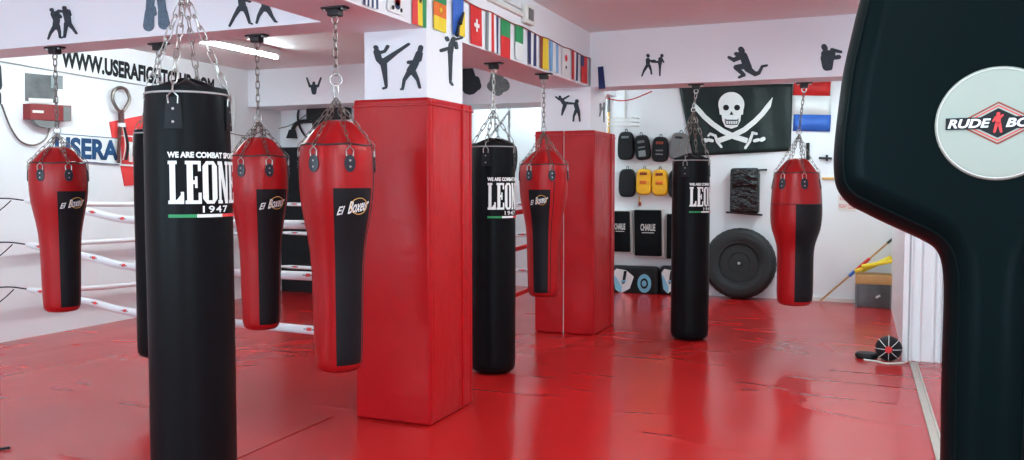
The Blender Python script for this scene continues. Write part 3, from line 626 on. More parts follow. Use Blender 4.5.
cutout('cut-out pair of kickboxers at the left end of the right beam', [(648, 55.5, 1.7, 648.2, 56, 1.7), (648, 60, 2.2, 648, 64, 2), (647, 66, 1.6, 644, 71, 1.1), (644, 71, 1, 642, 76, .7), (649.5, 66, 1.5, 651, 70, 1), (651, 70, .9, 651.5, 74, .8), (650, 61, 1.1, 655, 60.5, .8),
    (662, 55.5, 1.6, 662, 56, 1.6), (660.5, 59, 2, 660, 64, 1.8), (660, 65, 1.4, 660, 70, .9), (660, 70, .9, 660, 75.5, .7), (659, 62, 1.1, 652, 62, .9), (662, 59, 1, 663.5, 62, .9)], 'Y', YR)
cutout('cut-out fighter in a flying knee, above the pirate flag', [(741, 49.5, 3, 742, 51, 3), (743.5, 56, 4, 746, 63, 4.2), (746, 63, 4.2, 748, 68, 4.2), (740, 57, 2.6, 734, 60, 2.2), (734, 60, 2, 729, 57.5, 1.6), (736, 54, 2, 742, 54.5, 2), (746, 66, 3, 736, 67.5, 2.6), (736, 67.5, 2.4, 744, 75, 1.9), (744, 75, 1.7, 739, 77.5, 1.2), (748, 69, 3.4, 755, 74, 2.4), (755, 74, 2.4, 759, 73, 1.8), (759, 73, 1.7, 762, 67, 1.4), (762, 66.5, 1.3, 767, 65.5, 1.1)], 'Y', YR)
cutout('cut-out boxer bust throwing a punch, right end of the right beam', [(824, 46.8, 2.9, 825, 48.5, 2.9), (825, 54, 4, 832, 54, 3.6), (826, 58, 5.5, 827, 66, 5), (831, 60, 2.8, 830, 68, 2.6), (832, 50, 2, 841, 52, 1.4), (833, 58, 2, 839, 57, 2.2)], 'Y', YR)
cutout('dark cut-out figure edge at the left border, on the sign wall', [(-4, 68, 5, -3, 86, 5), (-3, 95, 4, -3, 102, 4)], 'X', LEFT)

# ------------------------------------------------------------------ left wall: writing, sign, poster, rope loop
XW = LEFT
b = MB(); BL, BR, TR, TL = onX(61, 67, XW), onX(214, 95, XW), onX(214, 79, XW), onX(61, 49, XW)
text_on(b, 'WWW.USERAFIGHTCLUB.COM', [BL, BR, TR, TL], 'black', 0, .05, off=(.003, 0, 0))
tag(recenter(b.build('painted_web_address', smooth=False)), 'black hand-painted web address lettering high on the left wall', 'lettering')
e = empty('wall_sign', onX(50, 160, XW)); tag(e, 'white and red gym sign with big blue lettering on the left wall', 'sign')
def W(x, y, o=0): return onX(x, y, XW) + Vector((o, 0, 0)) - e.location
MB().poly([W(52, 160), W(190, 169), W(190, 144), W(52, 133)], (.02, 0, 0), 'white').build('sign_board', e)
m = MB(); m.poly([W(109, 122, .001), W(144, 115, .001), W(190, 106, .001), W(190, 180, .001), W(146, 184, .001), W(124, 186, .001), W(120, 165, .001), W(112, 140, .001)], (.016, 0, 0), 'pinkred')
m.poly([W(120, 164, .021), W(190, 168, .021), W(190, 140, .021), W(119, 136, .021)], (.003, 0, 0), 'pinkred')
m.build('red_arrow', e)
m = MB()
for ya, yb in ((135, 136.2), (164, 165.6)): m.poly([W(118, yb, .0235), W(190, yb + 4.5, .0235), W(190, ya + 4.5, .0235), W(118, ya, .0235)], (.002, 0, 0), 'white')
m.build('white_rule', e)
m = MB(); m.poly([W(52, 133.8, .021), W(118, 139, .021), W(118, 138.2, .021), W(52, 133, .021)], (.002, 0, 0), 'signblue'); m.poly([W(52, 160, .021), W(118, 165, .021), W(118, 164.2, .021), W(52, 159.2, .021)], (.002, 0, 0), 'signblue')
m.build('blue_rule', e)
m = MB(); text_on(m, 'USERA', [W(53, 158, .024), W(117, 161, .024), W(117, 140.5, .024), W(53, 136, .024)], 'signblue', 0, .045)
m.build('blue_lettering', e)
m = MB(); text_on(m, 'FIGHT', [W(127, 162, .027), W(186, 166, .027), W(186, 146, .027), W(127, 141.5, .027)], 'white', 0, .03); m.build('white_lettering', e)
# poster
e = empty('wall_poster', onX(43, 102, XW)); tag(e, 'grey photo poster with a pinned paper, above the red cabinet', 'poster')
def W(x, y, o=0): return onX(x, y, XW) + Vector((o, 0, 0)) - e.location
MB().poly([W(25, 101), W(56, 103), W(56, 76), W(25, 73)], (.008, 0, 0), 'photo').build('print', e)
MB().poly([W(28, 103, .009), W(52, 104, .009), W(52, 99, .009), W(28, 98, .009)], (.003, 0, 0), 'cream').build('white_caption_strip', e)
MB().poly([W(50, 88, .009), W(62, 89.5, .009), W(62, 76, .009), W(50, 75, .009)], (.003, 0, 0), 'teal').build('pinned_paper', e)
e = empty('red_wall_box', onX(44, 122, XW)); tag(e, 'red box with a small label on the left wall under the poster', 'box')
def W(x, y, o=0): return onX(x, y, XW) + Vector((o, 0, 0)) - e.location
MB().poly([W(23, 119.5), W(64, 121.5), W(64, 106), W(23, 104)], (.10, 0, 0), 'darkred').build('box_body', e)
MB().poly([W(25, 113, .101), W(36, 113.5, .101), W(36, 111, .101), W(25, 110.5, .101)], (.003, 0, 0), 'cream').build('label', e)
MB().poly([W(56, 121, .101), W(63, 121.4, .101), W(63, 107, .101), W(56, 106.7, .101)], (.004, 0, 0), 'grey').build('side_grille', e)
c = W(40, 121, .05); pts = [c + Vector((0, .14 * cos(t), -.07 * sin(t))) for t in [i * pi / 12 for i in range(13)]]
MB().poly(pts, (.05, 0, 0), 'grey').build('bell_dome', e)
# surface cable and dangling cable
b = MB().tube([onX(x, y, XW) + Vector((.012, 0, 0)) for x, y in ((-8, 60), (0, 61.5), (40, 68.5), (90, 77), (150, 86.5), (225, 99))], .007, 'piping_w', 6)
tag(recenter(b.build('surface_cable')), 'thin grey cable running along the left wall under the web address', 'cable')
b = MB().tube(spline([onX(x, y, XW) + Vector((.02, 0, 0)) for x, y in ((0, 104), (5, 118), (11, 131), (20, 142), (33, 145), (44, 139), (48, 128), (50, 120))], 5), .008, 'steel_dark', 6)
tag(recenter(b.build('dangling_cable')), 'thin dark cable looping down the wall at the far left', 'cable')
# hanging rope loop in front of the wall
X2 = LEFT + .06; e = empty('hanging_skipping_rope', onX(122, 163, X2)); tag(e, 'looped dark skipping rope hanging on the left wall over the sign', 'skipping rope')
def W(x, y, o=0): return onX(x, y, X2) + Vector((o, 0, 0)) - e.location
MB().tube(spline([W(120, 112), W(116, 107), W(112.5, 99), W(114, 91), (W(120, 87.5)), W(126, 90), W(129.5, 99), W(126, 107), W(122, 112.5)], 5), .018, 'steel_dark', 8).build('loop', e)
MB().tube([W(121, 110), W(121.5, 124)], .03, 'dbrown', 8).build('grip', e)
MB().tube([W(121.5, 123), W(121.7, 127)], .04, 'white', 8).build('white_wrap', e)
m = MB(); m.tube(spline([W(120, 126), W(119, 145), W(118.5, 163)], 4), .018, 'dbrown', 6); m.tube(spline([W(122.5, 126), W(124, 145, .02), W(123, 160)], 4), .005, 'cream', 6); m.tube(spline([W(124, 126), W(126.5, 145, .02), W(126, 160)], 4), .014, 'black', 6)
m.build('hanging_strand', e)

# ------------------------------------------------------------------ far wall of the ring room
b = MB().rbox(LEFT + .02, -4.95, 9.60, 9.65, 0.0, 1.98, .012, 'black')
tag(recenter(b.build('wall_mat')), 'large black mat standing against the wall behind the ring', 'mat')
YB = 9.65
e = empty('wall_exercise_arm', onY(300, 135, YB)); tag(e, 'black curved exercise arm and bow on the wall above the black mat', 'exercise equipment')
def W(x, y, o=0): return onY(x, y, YB) + Vector((0, -o, 0)) - e.location
MB().tube(spline([W(316, 121.5, .06), W(304, 122, .06), W(298, 125, .06), W(295, 131, .06)], 5), .028, 'iron', 8).build('arm', e)
MB().poly([W(290, 138.5, .03), W(299, 138.8, .03), W(297, 130, .03), W(293, 130, .03)], (0, -.06, 0), 'iron').build('foot_pad', e)
MB().tube(spline([W(302, 106, .05), W(300, 115, .05), W(301, 124, .05), (W(305, 133, .05)), W(311, 140, .05)], 5), .014, 'iron', 8).build('bow', e)
MB().tube(spline([W(266, 131, .03), W(290, 126, .03), W(306, 116, .03), W(318, 109, .03)], 5), .007, 'steel_dark', 6).build('wire', e)
b = MB(); p, q = onY(313, 121, YB), onY(352, 107.2, YB); b.rbox(p.x, q.x, YB - .16, YB, p.z, q.z, .02, 'iron'); b.rbox(p.x + .12, p.x + .22, YB - .2, YB - .02, p.z - .12, p.z + .02, .015, 'iron')
tag(recenter(b.build('wall_speaker_bar')), 'black bracketed box under the beam behind the largest red bag', 'box')
b = MB(); 
for z, x0, x1 in ((131, 228, 280), (135, 240, 275), (128, 250, 285)):
    b.tube(spline([onX(x0, z + 2, XW) + Vector((.02, 0, 0)), onX((x0 + 262) / 2, z + 5, XW) + Vector((.03, 0, 0)), onX(262, z, XW) + Vector((.02, 0, 0))], 5), .006, 'steel_dark', 5)
b.tube([onX(233, 96, XW) + Vector((.02, 0, 0)), onX(233, 180, XW) + Vector((.02, 0, 0))], .008, 'cream', 6)
tag(recenter(b.build('loose_wires')), 'loose thin wires on the wall corner behind the second red bag', 'cable')
b = MB().tube(spline([onY(280, 108, YB - .02), onY(280.5, 128, YB - .02)], 3), .01, 'cream', 6)
tag(recenter(b.build('corner_conduit')), 'thin vertical conduit in the corner behind the ring', 'conduit')

# ------------------------------------------------------------------ back wall: pads, flags, shields
YK = 11.4
def W0(x, y, o=0): return onY(x, y, YK) + Vector((0, -o, 0))
def strokes_on(m, lst, key, off, base, th=.004):
    for x0, y0, r0, x1, y1, r1 in lst:
        a = math.atan2(y1 - y0, x1 - x0); pts = []
        for i in range(7): t = a + pi / 2 + pi * i / 6; pts.append((x0 + r0 * cos(t), y0 + r0 * sin(t)))
        for i in range(7): t = a - pi / 2 + pi * i / 6; pts.append((x1 + r1 * cos(t), y1 + r1 * sin(t)))
        m.poly([W0(u, v, off) - base for u, v in pts], (0, -th, 0), key)
def ell(cx, cy, rx, ry, n=28, a0=0): return [(cx + rx * cos(a0 + 2 * pi * i / n), cy + ry * sin(a0 + 2 * pi * i / n)) for i in range(n)]
# pirate flag
base = W0(737, 155); e = empty('pirate_flag', base); tag(e, 'black pirate flag with white skull and crossed sabres on the back wall', 'flag')
m = MB(); tl, tr, br, bl = (679, 86), (793, 84), (791, 151), (693, 156); N, K = 36, 16; vs = []
for j in range(K + 1):
    for i in range(N + 1):
        u, v = i / N, j / K; x = (tl[0] * (1 - u) + tr[0] * u) * (1 - v) + (bl[0] * (1 - u) + br[0] * u) * v; y = (tl[1] * (1 - u) + tr[1] * u) * (1 - v) + (bl[1] * (1 - u) + br[1] * u) * v
        vs.append(W0(x, y, .03 + .012 * sin(11 * u + 2 * v) * v + .008 * sin(23 * u - 3 * v)) - base)
fs = [(j * (N + 1) + i, j * (N + 1) + i + 1, (j + 1) * (N + 1) + i + 1, (j + 1) * (N + 1) + i) for j in range(K) for i in range(N)]
m.add(vs, fs, 'flag_black'); cl = m.build('cloth', e); mo = cl.modifiers.new('s', 'SOLIDIFY'); mo.thickness = .004
m = MB(); O = .056
def pw(lst, key, off): m.poly([W0(u, v, off) - base for u, v in lst], (0, -.003, 0), key)
# sabres
def blade(pts, w0, w1):
    n = len(pts); L, R_ = [], []
    for i, (x, y) in enumerate(pts):
        a = pts[max(0, i - 1)]; b_ = pts[min(n - 1, i + 1)]; dx, dy = b_[0] - a[0], b_[1] - a[1]; l = sqrt(dx * dx + dy * dy); w_ = w0 + (w1 - w0) * i / (n - 1)
        if i == 0: w_ = .2
        L.append((x - dy / l * w_, y + dx / l * w_)); R_.append((x + dy / l * w_, y - dx / l * w_))
    for i in range(n - 1): pw([L[i], L[i + 1], R_[i + 1], R_[i]], 'white', O)
blade([(695, 103), (699, 110), (705, 117), (713, 124), (723, 131), (735, 137), (748, 141)], 2.4, 2.6)
blade([(773, 98), (769, 106), (763, 114), (755, 122), (745, 130), (733, 136), (719, 141)], 2.4, 2.6)
strokes_on(m, [(711, 134, 1.3, 716, 136, 1.3), (716, 136, 1.4, 718, 142, 1.4), (718, 142, 1.4, 722, 147, 1.2), (713, 141, 1.6, 709, 140, 1.6), (707, 141, 1.7, 706, 140, 1.7), (711, 134, 1.2, 709, 136, 1),
               (753, 133, 1.3, 757, 134, 1.3), (753, 134, 1.3, 750, 142, 1.5), (750, 142, 1.3, 746, 148, 1.3), (755, 141, 1.6, 759, 140, 1.6), (762, 140, 2, 764, 139, 2)], 'white', O, base, .003)
m.build('sabres', e)
m = MB()
pw(ell(732, 105, 13, 12.5), 'white', O + .004); pw([(722, 112), (742, 112), (741, 121), (738, 127), (732, 129), (726, 127), (723, 121)], 'white', O + .0045)
pw([(719.5, 106), (744.5, 106), (743.5, 115), (720.5, 115)], 'white', O + .0042)
for c_ in (726.8, 737.8): pw(ell(c_, 108, 3.0, 2.9, 14), 'black', O + .009)
pw([(732.2, 111.5), (734.2, 115.2), (730.2, 115.2)], 'black', O + .009)
pw([(725, 118.3), (727, 120), (738, 120), (740, 118.3), (738.5, 121.2), (726.5, 121.2)], 'black', O + .009)
pw([(725.3, 121), (726.3, 121), (727.3, 125), (726.5, 125)], 'black', O + .009); pw([(738.5, 121), (739.5, 121), (738.3, 125), (737.5, 125)], 'black', O + .009)
for x in (729, 731.2, 733.4, 735.6): pw([(x, 121.4), (x + .5, 121.4), (x + .5, 124.6), (x, 124.6)], 'black', O + .009)
pw([(727, 124.4), (738, 124.4), (738, 125.2), (727, 125.2)], 'black', O + .009)
m.build('skull', e)
# striped flag
base = W0(814, 131); e = empty('striped_flag', base); tag(e, 'red, white and blue striped flag beside the pirate flag', 'flag')
for k, y0, y1 in (('red', 80, 95.5), ('white', 95.5, 114.5), ('blue', 114.5, 131)):
    m = MB(); n = 10; vs = []
    for j in (0, 1):
        for i in range(n + 1): vs.append(W0(794 + 37 * i / n - (1 if j else 0), (y0, y1)[j] + .6 * i / n, .02 + .008 * sin(i * .9)) - base)
    m.add(vs, [(i, i + 1, n + 2 + i, n + 1 + i) for i in range(n)], k); o = m.build({'red': 'red_stripe', 'white': 'white_stripe', 'blue': 'blue_stripe'}[k], e); o.modifiers.new('s', 'SOLIDIFY').thickness = .004

def pxbox(x0, x1, y0, y1):
    a, b_ = W0(x0, y1), W0(x1, y0); return a.x, b_.x, a.z, b_.z
def mitt(name, cx, y0, y1, wpx, key, lab, cat, tilt=0, strip=None, group=None, dep=.09):
    a = W0(cx, y1); h = W0(cx, y0).z - a.z; hw = wpx / 2 * 13.4 / 1000 * 1.04
    e = empty(name, (a.x, YK - .005, a.z)); e.rotation_euler = (0, tilt, 0); tag(e, lab, cat, group)
    out = []
    for i in range(32):
        t = 2 * pi * i / 32; c, s_ = cos(t), sin(t); ux = math.copysign(abs(c) ** .55, c); uz = math.copysign(abs(s_) ** .55, s_)
        out.append((ux * hw * (1.0 + .06 * uz * -1), h / 2 + uz * h / 2))
    m = MB(); vs = []
    L_s = [(0, .92), (-.012, 1), (-dep * .7, 1), (-dep, .88), (-dep * 1.05, .55)]
    for d_, s_ in L_s:
        for x, z in out: vs.append((x * s_, d_, h / 2 + (z - h / 2) * s_))
    n = 32; fs = [(j * n + i, j * n + (i + 1) % n, (j + 1) * n + (i + 1) % n, (j + 1) * n + i) for j in range(4) for i in range(n)] + [tuple(range(n)), tuple(4 * n + i for i in range(n))]
    m.add(vs, fs, key); m.build('padding', e)
    if strip:
        for zf, th, kk, nm in strip:
            MB().rbox(-hw * .45, hw * .45, -dep * 1.05 - .012, -dep + .004, h * zf - h * th, h * zf + h * th, .005, kk).build(nm, e)
    # wrist loop / hanging strap
    MB().tube(spline([(-.02, -.02, h * .96), (-.01, -.03, h + .03), (.01, -.03, h + .03), (.02, -.02, h * .96)], 4), .005, 'iron', 6).build('hanging_loop', e)
    return e
G = 'training mitts on the back wall'
mitt('thai_pad', 626.8, 132, 160, 16, 'black', 'black training mitt with small grey label, first in the top row', 'training mitt', 0, [(.80, .04, 'teal', 'label')], G)
mitt('thai_pad', 644.6, 135, 160, 15, 'black', 'black training mitt tilted, second in the top row', 'training mitt', -.12, [(.72, .05, 'grey', 'label'), (.25, .12, 'teal', 'grey_patch'), (.5, .03, 'grey', 'strap')], G)
mitt('thai_pad', 660.5, 137, 162, 15.5, 'black', 'black strapped training mitt, third in the top row', 'training mitt', .03, [(.75, .05, 'brown', 'label'), (.45, .03, 'grey', 'strap'), (.3, .03, 'grey', 'strap')], G)
mitt('thai_pad', 678.5, 133, 160, 18, 'grey', 'grey training mitt, last in the top row beside the black bag', 'training mitt', .10, [(.82, .04, 'black', 'label')], G)
mitt('thai_pad', 628, 169, 197, 16.5, 'black', 'plain black training mitt left of the yellow mitts', 'training mitt', 0, None, G)
mitt('thai_pad', 644.5, 169, 195, 15, 'amber', 'yellow training mitt with a dangling tag, left of the two', 'training mitt', .02, [(.82, .05, 'brown', 'label'), (.5, .06, 'orange', 'print')], G)
mitt('thai_pad', 661, 169.5, 196, 15.5, 'amber', 'yellow training mitt, right of the two', 'training mitt', -.02, [(.82, .05, 'brown', 'label'), (.5, .06, 'orange', 'print')], G)
mitt('thai_pad', 678, 170, 198, 16, 'black', 'black training mitt with white label, half behind the black bag', 'training mitt', -.03, [(.8, .05, 'cream', 'label')], G)
b = MB().tube([W0(640, 196, .05), W0(640.5, 202, .04)], .012, 'gold', 6).tube([W0(640.5, 202, .04), W0(640.5, 206, .04)], .02, 'brown', 6)
tag(recenter(b.build('dangling_tag')), 'small dangling strap end under the left yellow mitt', 'strap')
def shield(x0, x1, y0, y1, lab, skew=0, txt=True):
    a, c, z0, z1 = pxbox(x0, x1, y0, y1); e = empty('kick_shield', ((a + c) / 2, YK, z0)); tag(e, lab, 'kick shield', 'black kick shields on the back wall'); w_ = (c - a) / 2; h = z1 - z0
    o = MB().rbox(-w_, w_, -.12, -.02, .0, h, .02, 'bag_black', 4); 
    for v in o.v: v.x += skew * v.z; v.y -= .03 * sin(pi * v.z / h) * 0
    o.build('shield_body', e)
    m = MB().rbox(-w_ - .02, w_ + .035, -.06, -.001, -.03, h + .015, .008, 'cream')
    for v in m.v: v.x += skew * v.z
    m.build('pale_backing', e)
    if txt:
        m = MB(); c4 = [(-w_ * .55, -.123, h * .55), (w_ * .55, -.123, h * .55), (w_ * .55, -.123, h * .70), (-w_ * .55, -.123, h * .70)]
        text_on(m, 'CHARLIE', c4, 'cream', 0, .03); m.box(-w_ * .45, w_ * .45, -.1235, -.12, h * .50, h * .515, 'cream'); m.build('lettering', e)
shield(612.5, 632, 211, 251, 'black kick shield on the back wall, left of the two whole ones', -.03)
shield(636.5, 663.5, 210, 255, 'black kick shield on the back wall, in the middle', -.02)
shield(668, 692, 214, 258, 'black kick shield mostly hidden behind the black bag', 0, True)
def belly(x0, x1, lab, y0=266, y1=294.5):
    a, c, z0, z1 = pxbox(x0, x1, y0, y1); e = empty('belly_protector', ((a + c) / 2, YK, z0)); tag(e, lab, 'body protector', 'blue and white body protectors on the floor line'); w_ = (c - a) / 2; h = z1 - z0
    MB().rbox(-w_, w_, -.16, -.01, 0.0, h, .07, 'black', 5).build('belt_body', e)
    def pl(lst, k, nm, off=.0):
        MB().poly([(-w_ + 2 * w_ * u, -.163 - off, h * v) for u, v in lst], (0, -.012, 0), k).build(nm, e)
    pl([(.07, .78), (.14, .9), (.34, .86), (.50, .66), (.42, .28), (.24, .10), (.12, .24)], 'white', 'white_panel')
    pl([(.07, .74), (.15, .60), (.26, .30), (.24, .12), (.12, .25)], 'skyb', 'blue_flash', .006)
    pl([(.30, .84), (.36, .84), (.32, .45), (.26, .40)], 'black', 'black_slash', .006); pl([(.24, .52), (.34, .56), (.34, .48), (.24, .46)], 'skyb', 'blue_bar', .007)
    pl([(x, y) for x, y in ell(.72, .46, .14, .30, 16)], 'skyb', 'blue_side_disc'); pl([(x, y) for x, y in ell(.72, .46, .08, .17, 14)], 'black', 'dark_ring', .006); pl([(x, y) for x, y in ell(.72, .46, .05, .1, 12)], 'skyb', 'blue_centre', .01)
belly(613, 661, 'black body protector with blue and white panels, left one at the wall foot')
belly(661.5, 700, 'black body protector with blue and white panels, half behind the black bag')
# black bag on hooks
a, c, z0, z1 = pxbox(731, 761, 168, 213); e = empty('hanging_black_backpack', ((a + c) / 2, YK, z0)); tag(e, 'black shiny pack hanging on the back wall above the tyre', 'bag'); w_ = (c - a) / 2; h = z1 - z0
MB().rbox(-w_, w_, -.17, -.02, 0, h * .92, .05, 'bag_shiny', 4).build('pack_body', e)
MB().rbox(-w_ * .96, w_ * .96, -.20, -.02, h * .58, h, .05, 'bag_shiny', 4).build('flap', e)
MB().tube([(-w_ - .06, -.03, .01), (w_ + .03, -.03, -.02)], .012, 'iron', 6).build('lower_strap', e)
MB().tube([(w_ * .3, -.03, h * .95), (w_ + .08, -.04, h * .96)], .012, 'iron', 6).build('upper_strap', e)
# tyre with plate leaning on the wall
ctr = W0(741.5, 263); R_ = .46; e = empty('tractor_tyre', (ctr.x, 11.17, 0)); tag(e, 'big black tyre leaning against the back wall', 'tyre')
prof = []
for i in range(28):
    t = 2 * pi * i / 28; c_, s_ = cos(t), sin(t); prof.append((R_ - .11 + .11 * math.copysign(abs(c_) ** .75, c_), .11 * math.copysign(abs(s_) ** .75, s_)))
def disc(m, prof, k, n=56, closed=True, tread=0):
    vs = []; L = len(prof)
    for j in range(n):
        a = 2 * pi * j / n
        for r, d in prof:
            rr = r + (tread if (j % 2 and r > R_ - .03) else 0); vs.append((rr * cos(a), d, R_ + rr * sin(a)))
    fs = [(j * L + i, j * L + (i + 1) % L, ((j + 1) % n) * L + (i + 1) % L, ((j + 1) % n) * L + i) for j in range(n) for i in range(L if closed else L - 1)]
    m.add(vs, fs, k); return m
t_ = disc(MB(), prof, 'rubber', 72, True, -.004).build('tyre', e)
disc(MB(), [(0.001, -.075), (.045, -.075), (.05, -.06), (.13, -.055), (.14, -.065), (.245, -.06), (.255, -.095), (.285, -.10), (.295, -.07), (.295, .02), (.001, .02)], 'rubber', 48, False).build('centre_plate', e)
disc(MB(), [(.001, -.079), (.016, -.079), (.02, -.075)], 'steel', 20, False).build('hub', e)
disc(MB(), [(r_, d_) for r_, d_ in ((.335, -.104), (.342, -.112), (.35, -.108))], 'iron', 48, False).build('bead', e)
e.rotation_euler = (-.10, 0, 0)
# wooden crate, yellow pads, stick
p = onZ(856, 304, 0); q = onZ(893, 307, 0)
bx0, bx1, by = p.x + .0, q.x - .03, 10.96
e = empty('storage_box', ((bx0 + bx1) / 2, by + .18, 0)); tag(e, 'low box with wooden top band and dark front in the corner', 'box'); w_ = (bx1 - bx0) / 2
hb = CZ - (275 - 184) / FPX * (by * cos(YAW) + 0)
MB().rbox(-w_, w_, -.18, .18, 0, hb * .72, .006, 'box_dark').build('box_body', e)
MB().rbox(-w_ - .012, w_ + .012, -.19, .18, hb * .72, hb, .006, 'wood').build('wooden_top', e)
for s_ in (-1, 1): MB().box(s_ * w_ - .012, s_ * w_ + .012, -.192, -.178, 0, hb * .72, 'grey').build('corner_post', e)
MB().tube([(.03, -.20, hb * .32), (.07, -.21, hb * .4)], .012, 'cream', 6).build('catch', e)
for i, (dx, dy, rz, ry, lab) in enumerate(((-.03, -.04, .1, -.38, 'yellow foam noodle on the wooden box, front one'), (.04, .05, .1, -.5, 'yellow foam noodle on the wooden box, rear one'), (.05, -.13, .1, -.22, 'yellow foam noodle on the wooden box, lowest one'))):
    o = MB().rbox(-.19, .19, -.035, .035, 0, .045, .015, 'yellow').build('yellow_foam_block'); o.location = (e.location.x + dx, e.location.y + dy, hb + .075 + .02 * i); o.rotation_euler = (0, ry, rz); tag(o, lab, 'foam block', 'yellow foam blocks on the box')
e = empty('pole', (0, 0, 0)); A = W0(821, 297); A = Vector((A.x, 11.15, .03)); B = W0(893, 238, .06); e.location = A; tag(e, 'wooden stick with red and blue grip leaning in the corner', 'stick'); D_ = B - A
MB().tube([(0, 0, 0), D_], .012, 'wood', 8).build('shaft', e)
MB().tube([D_ * .40, D_ * .48], .02, 'blue', 8).build('blue_grip', e); MB().tube([D_ * .48, D_ * .68], .02, 'red', 8).build('red_grip', e); MB().tube([D_ * .92, D_], .016, 'iron', 8).build('tip', e)
b = MB(); P0 = [W0(838, 195, .004), W0(856, 196, .004), W0(856, 212, .004), W0(838, 211, .004)]; b.poly(P0, (0, -.003, 0), 'cream')
text_on(b, 'USERA', [W0(840, 200, .009), W0(854, 201, .009), W0(854, 198, .009), W0(840, 197, .009)], 'pinkred', 0, .01); text_on(b, 'FIGHT CLUB', [W0(839, 208, .009), W0(855, 209, .009), W0(855, 205, .009), W0(839, 204, .009)], 'pinkred', 0, .01)
tag(recenter(b.build('paper_notice', smooth=False)), 'pale paper notice with faint red lettering by the foreground bag', 'notice')
b = MB().tube([W0(808, 143, .03), W0(808, 160, .03)], .022, 'iron', 8); tag(recenter(b.build('paddle')), 'short black paddle hanging on the wall behind the red bag', 'paddle')
b = MB().tube([W0(819, 158, .03), W0(832, 158.5, .03)], .014, 'iron', 8).tube([W0(827, 155, .03), W0(827, 161, .03)], .014, 'iron', 8); tag(recenter(b.build('wall_bracket')), 'small black bracket on the wall right of the red bag', 'bracket')
b = MB(); 
for y in (178.5,): b.tube([W0(822, y, .02), W0(834, y, .02)], .014, 'gold', 6)
tag(recenter(b.build('brass_rod')), 'short yellowish rod on the wall beside the foreground bag', 'rod')
# wire shelf and pipes right of the farther column
e = empty('wire_shelf', W0(624, 127)); tag(e, 'cream wire shelf on the back wall above the training mitts', 'shelf'); e.location.y = YK
def W(x, y, o): return W0(x, y, o) - e.location
m = MB()
for y in (119, 123, 127): m.tube([W(608, y, .25), W(636, y, .25), W(639, y - .5, .01)], .009, 'cream', 6)
m.build('wire_frame', e)
m = MB()
for x in (612, 616, 620, 624, 628, 632): m.tube([W(x, 127, .25), W(x, 126, .01)], .005, 'cream', 5)
m.build('shelf_wire', e)
b = MB().tube([W0(609, 90, .02), W0(609, 112, .02)], .018, 'grey', 8).tube([W0(609, 112, .02), W0(609, 134, .02)], .014, 'gold', 8)
tag(recenter(b.build('hanging_pole')), 'thin grey and yellow pole hanging beside the farther column', 'pole')
b = MB().tube([W0(625, 86, .01), W0(625, 119, .01)], .012, 'cream', 6); tag(recenter(b.build('wall_conduit')), 'thin conduit rising from the wire shelf', 'conduit')

# ------------------------------------------------------------------ ball and rope on the floor
g = onZ(891, 361, 0); g = Vector((g.x - .02, g.y, 0)); Rb = .105
e = empty('medicine_ball', g); tag(e, 'black ball with white seams and red centre near the wall end', 'ball')
m = MB(); m.lathe([(Rb * sin(t), Rb - Rb * cos(t)) for t in [pi * i / 16 for i in range(1, 16)]], 28, 'black'); m.build('ball', e)
m = MB(); cdir = Vector((-g.x, -g.y, .5)).normalized(); u_ = cdir.orthogonal().normalized(); v_ = cdir.cross(u_); cc = Vector((0, 0, Rb))
for k in range(8):
    a = k * pi / 4; d_ = u_ * cos(a) + v_ * sin(a); m.tube([cc + (cdir * cos(t) + d_ * sin(t)) * (Rb + .001) for t in [.30 + .15 * i for i in range(10)]], .0024, 'white', 5)
m.build('seam', e)
m = MB(); m.add([cc + (cdir * cos(.27) + (u_ * cos(t) + v_ * sin(t)) * sin(.27)) * (Rb + .003) for t in [i * pi / 8 for i in range(16)]] + [cc + cdir * (Rb + .004)], [(i, (i + 1) % 16, 16) for i in range(16)], 'red'); m.build('red_centre', e)
h_ = onZ(869, 358, 0) - Vector((.02, 0, 0))
b = MB().lathe([(.02, 0), (.08, 0), (.092, .015), (.092, .03), (.08, .045), (.02, .05)], 28, 'black'); o = b.build('flat_black_disc'); o.location = h_; tag(o, 'flat black rubber disc on the floor left of the ball', 'disc')
b = MB().tube(spline([(h_.x - .02, h_.y - .13, .008), (h_.x + .08, h_.y - .17, .008), (g.x - .03, g.y - .16, .008), (g.x + .05, g.y - .13, .008), (g.x + .13, g.y - .05, .008), (g.x + .15, g.y + .03, .02)], 6), .007, 'cream', 6)
tag(recenter(b.build('skipping_cord')), 'pale cord lying on the floor around the black ball', 'cord')
p0 = onZ(-6, 449, 0); b = MB().tube(spline([(p0.x, p0.y, .008), (p0.x + .05, p0.y - .005, .008), (p0.x + .09, p0.y + .03, .010)], 5), .007, 'black', 6)
tag(recenter(b.build('cable_end')), 'black cable end on the red floor at the lower left edge', 'cable')

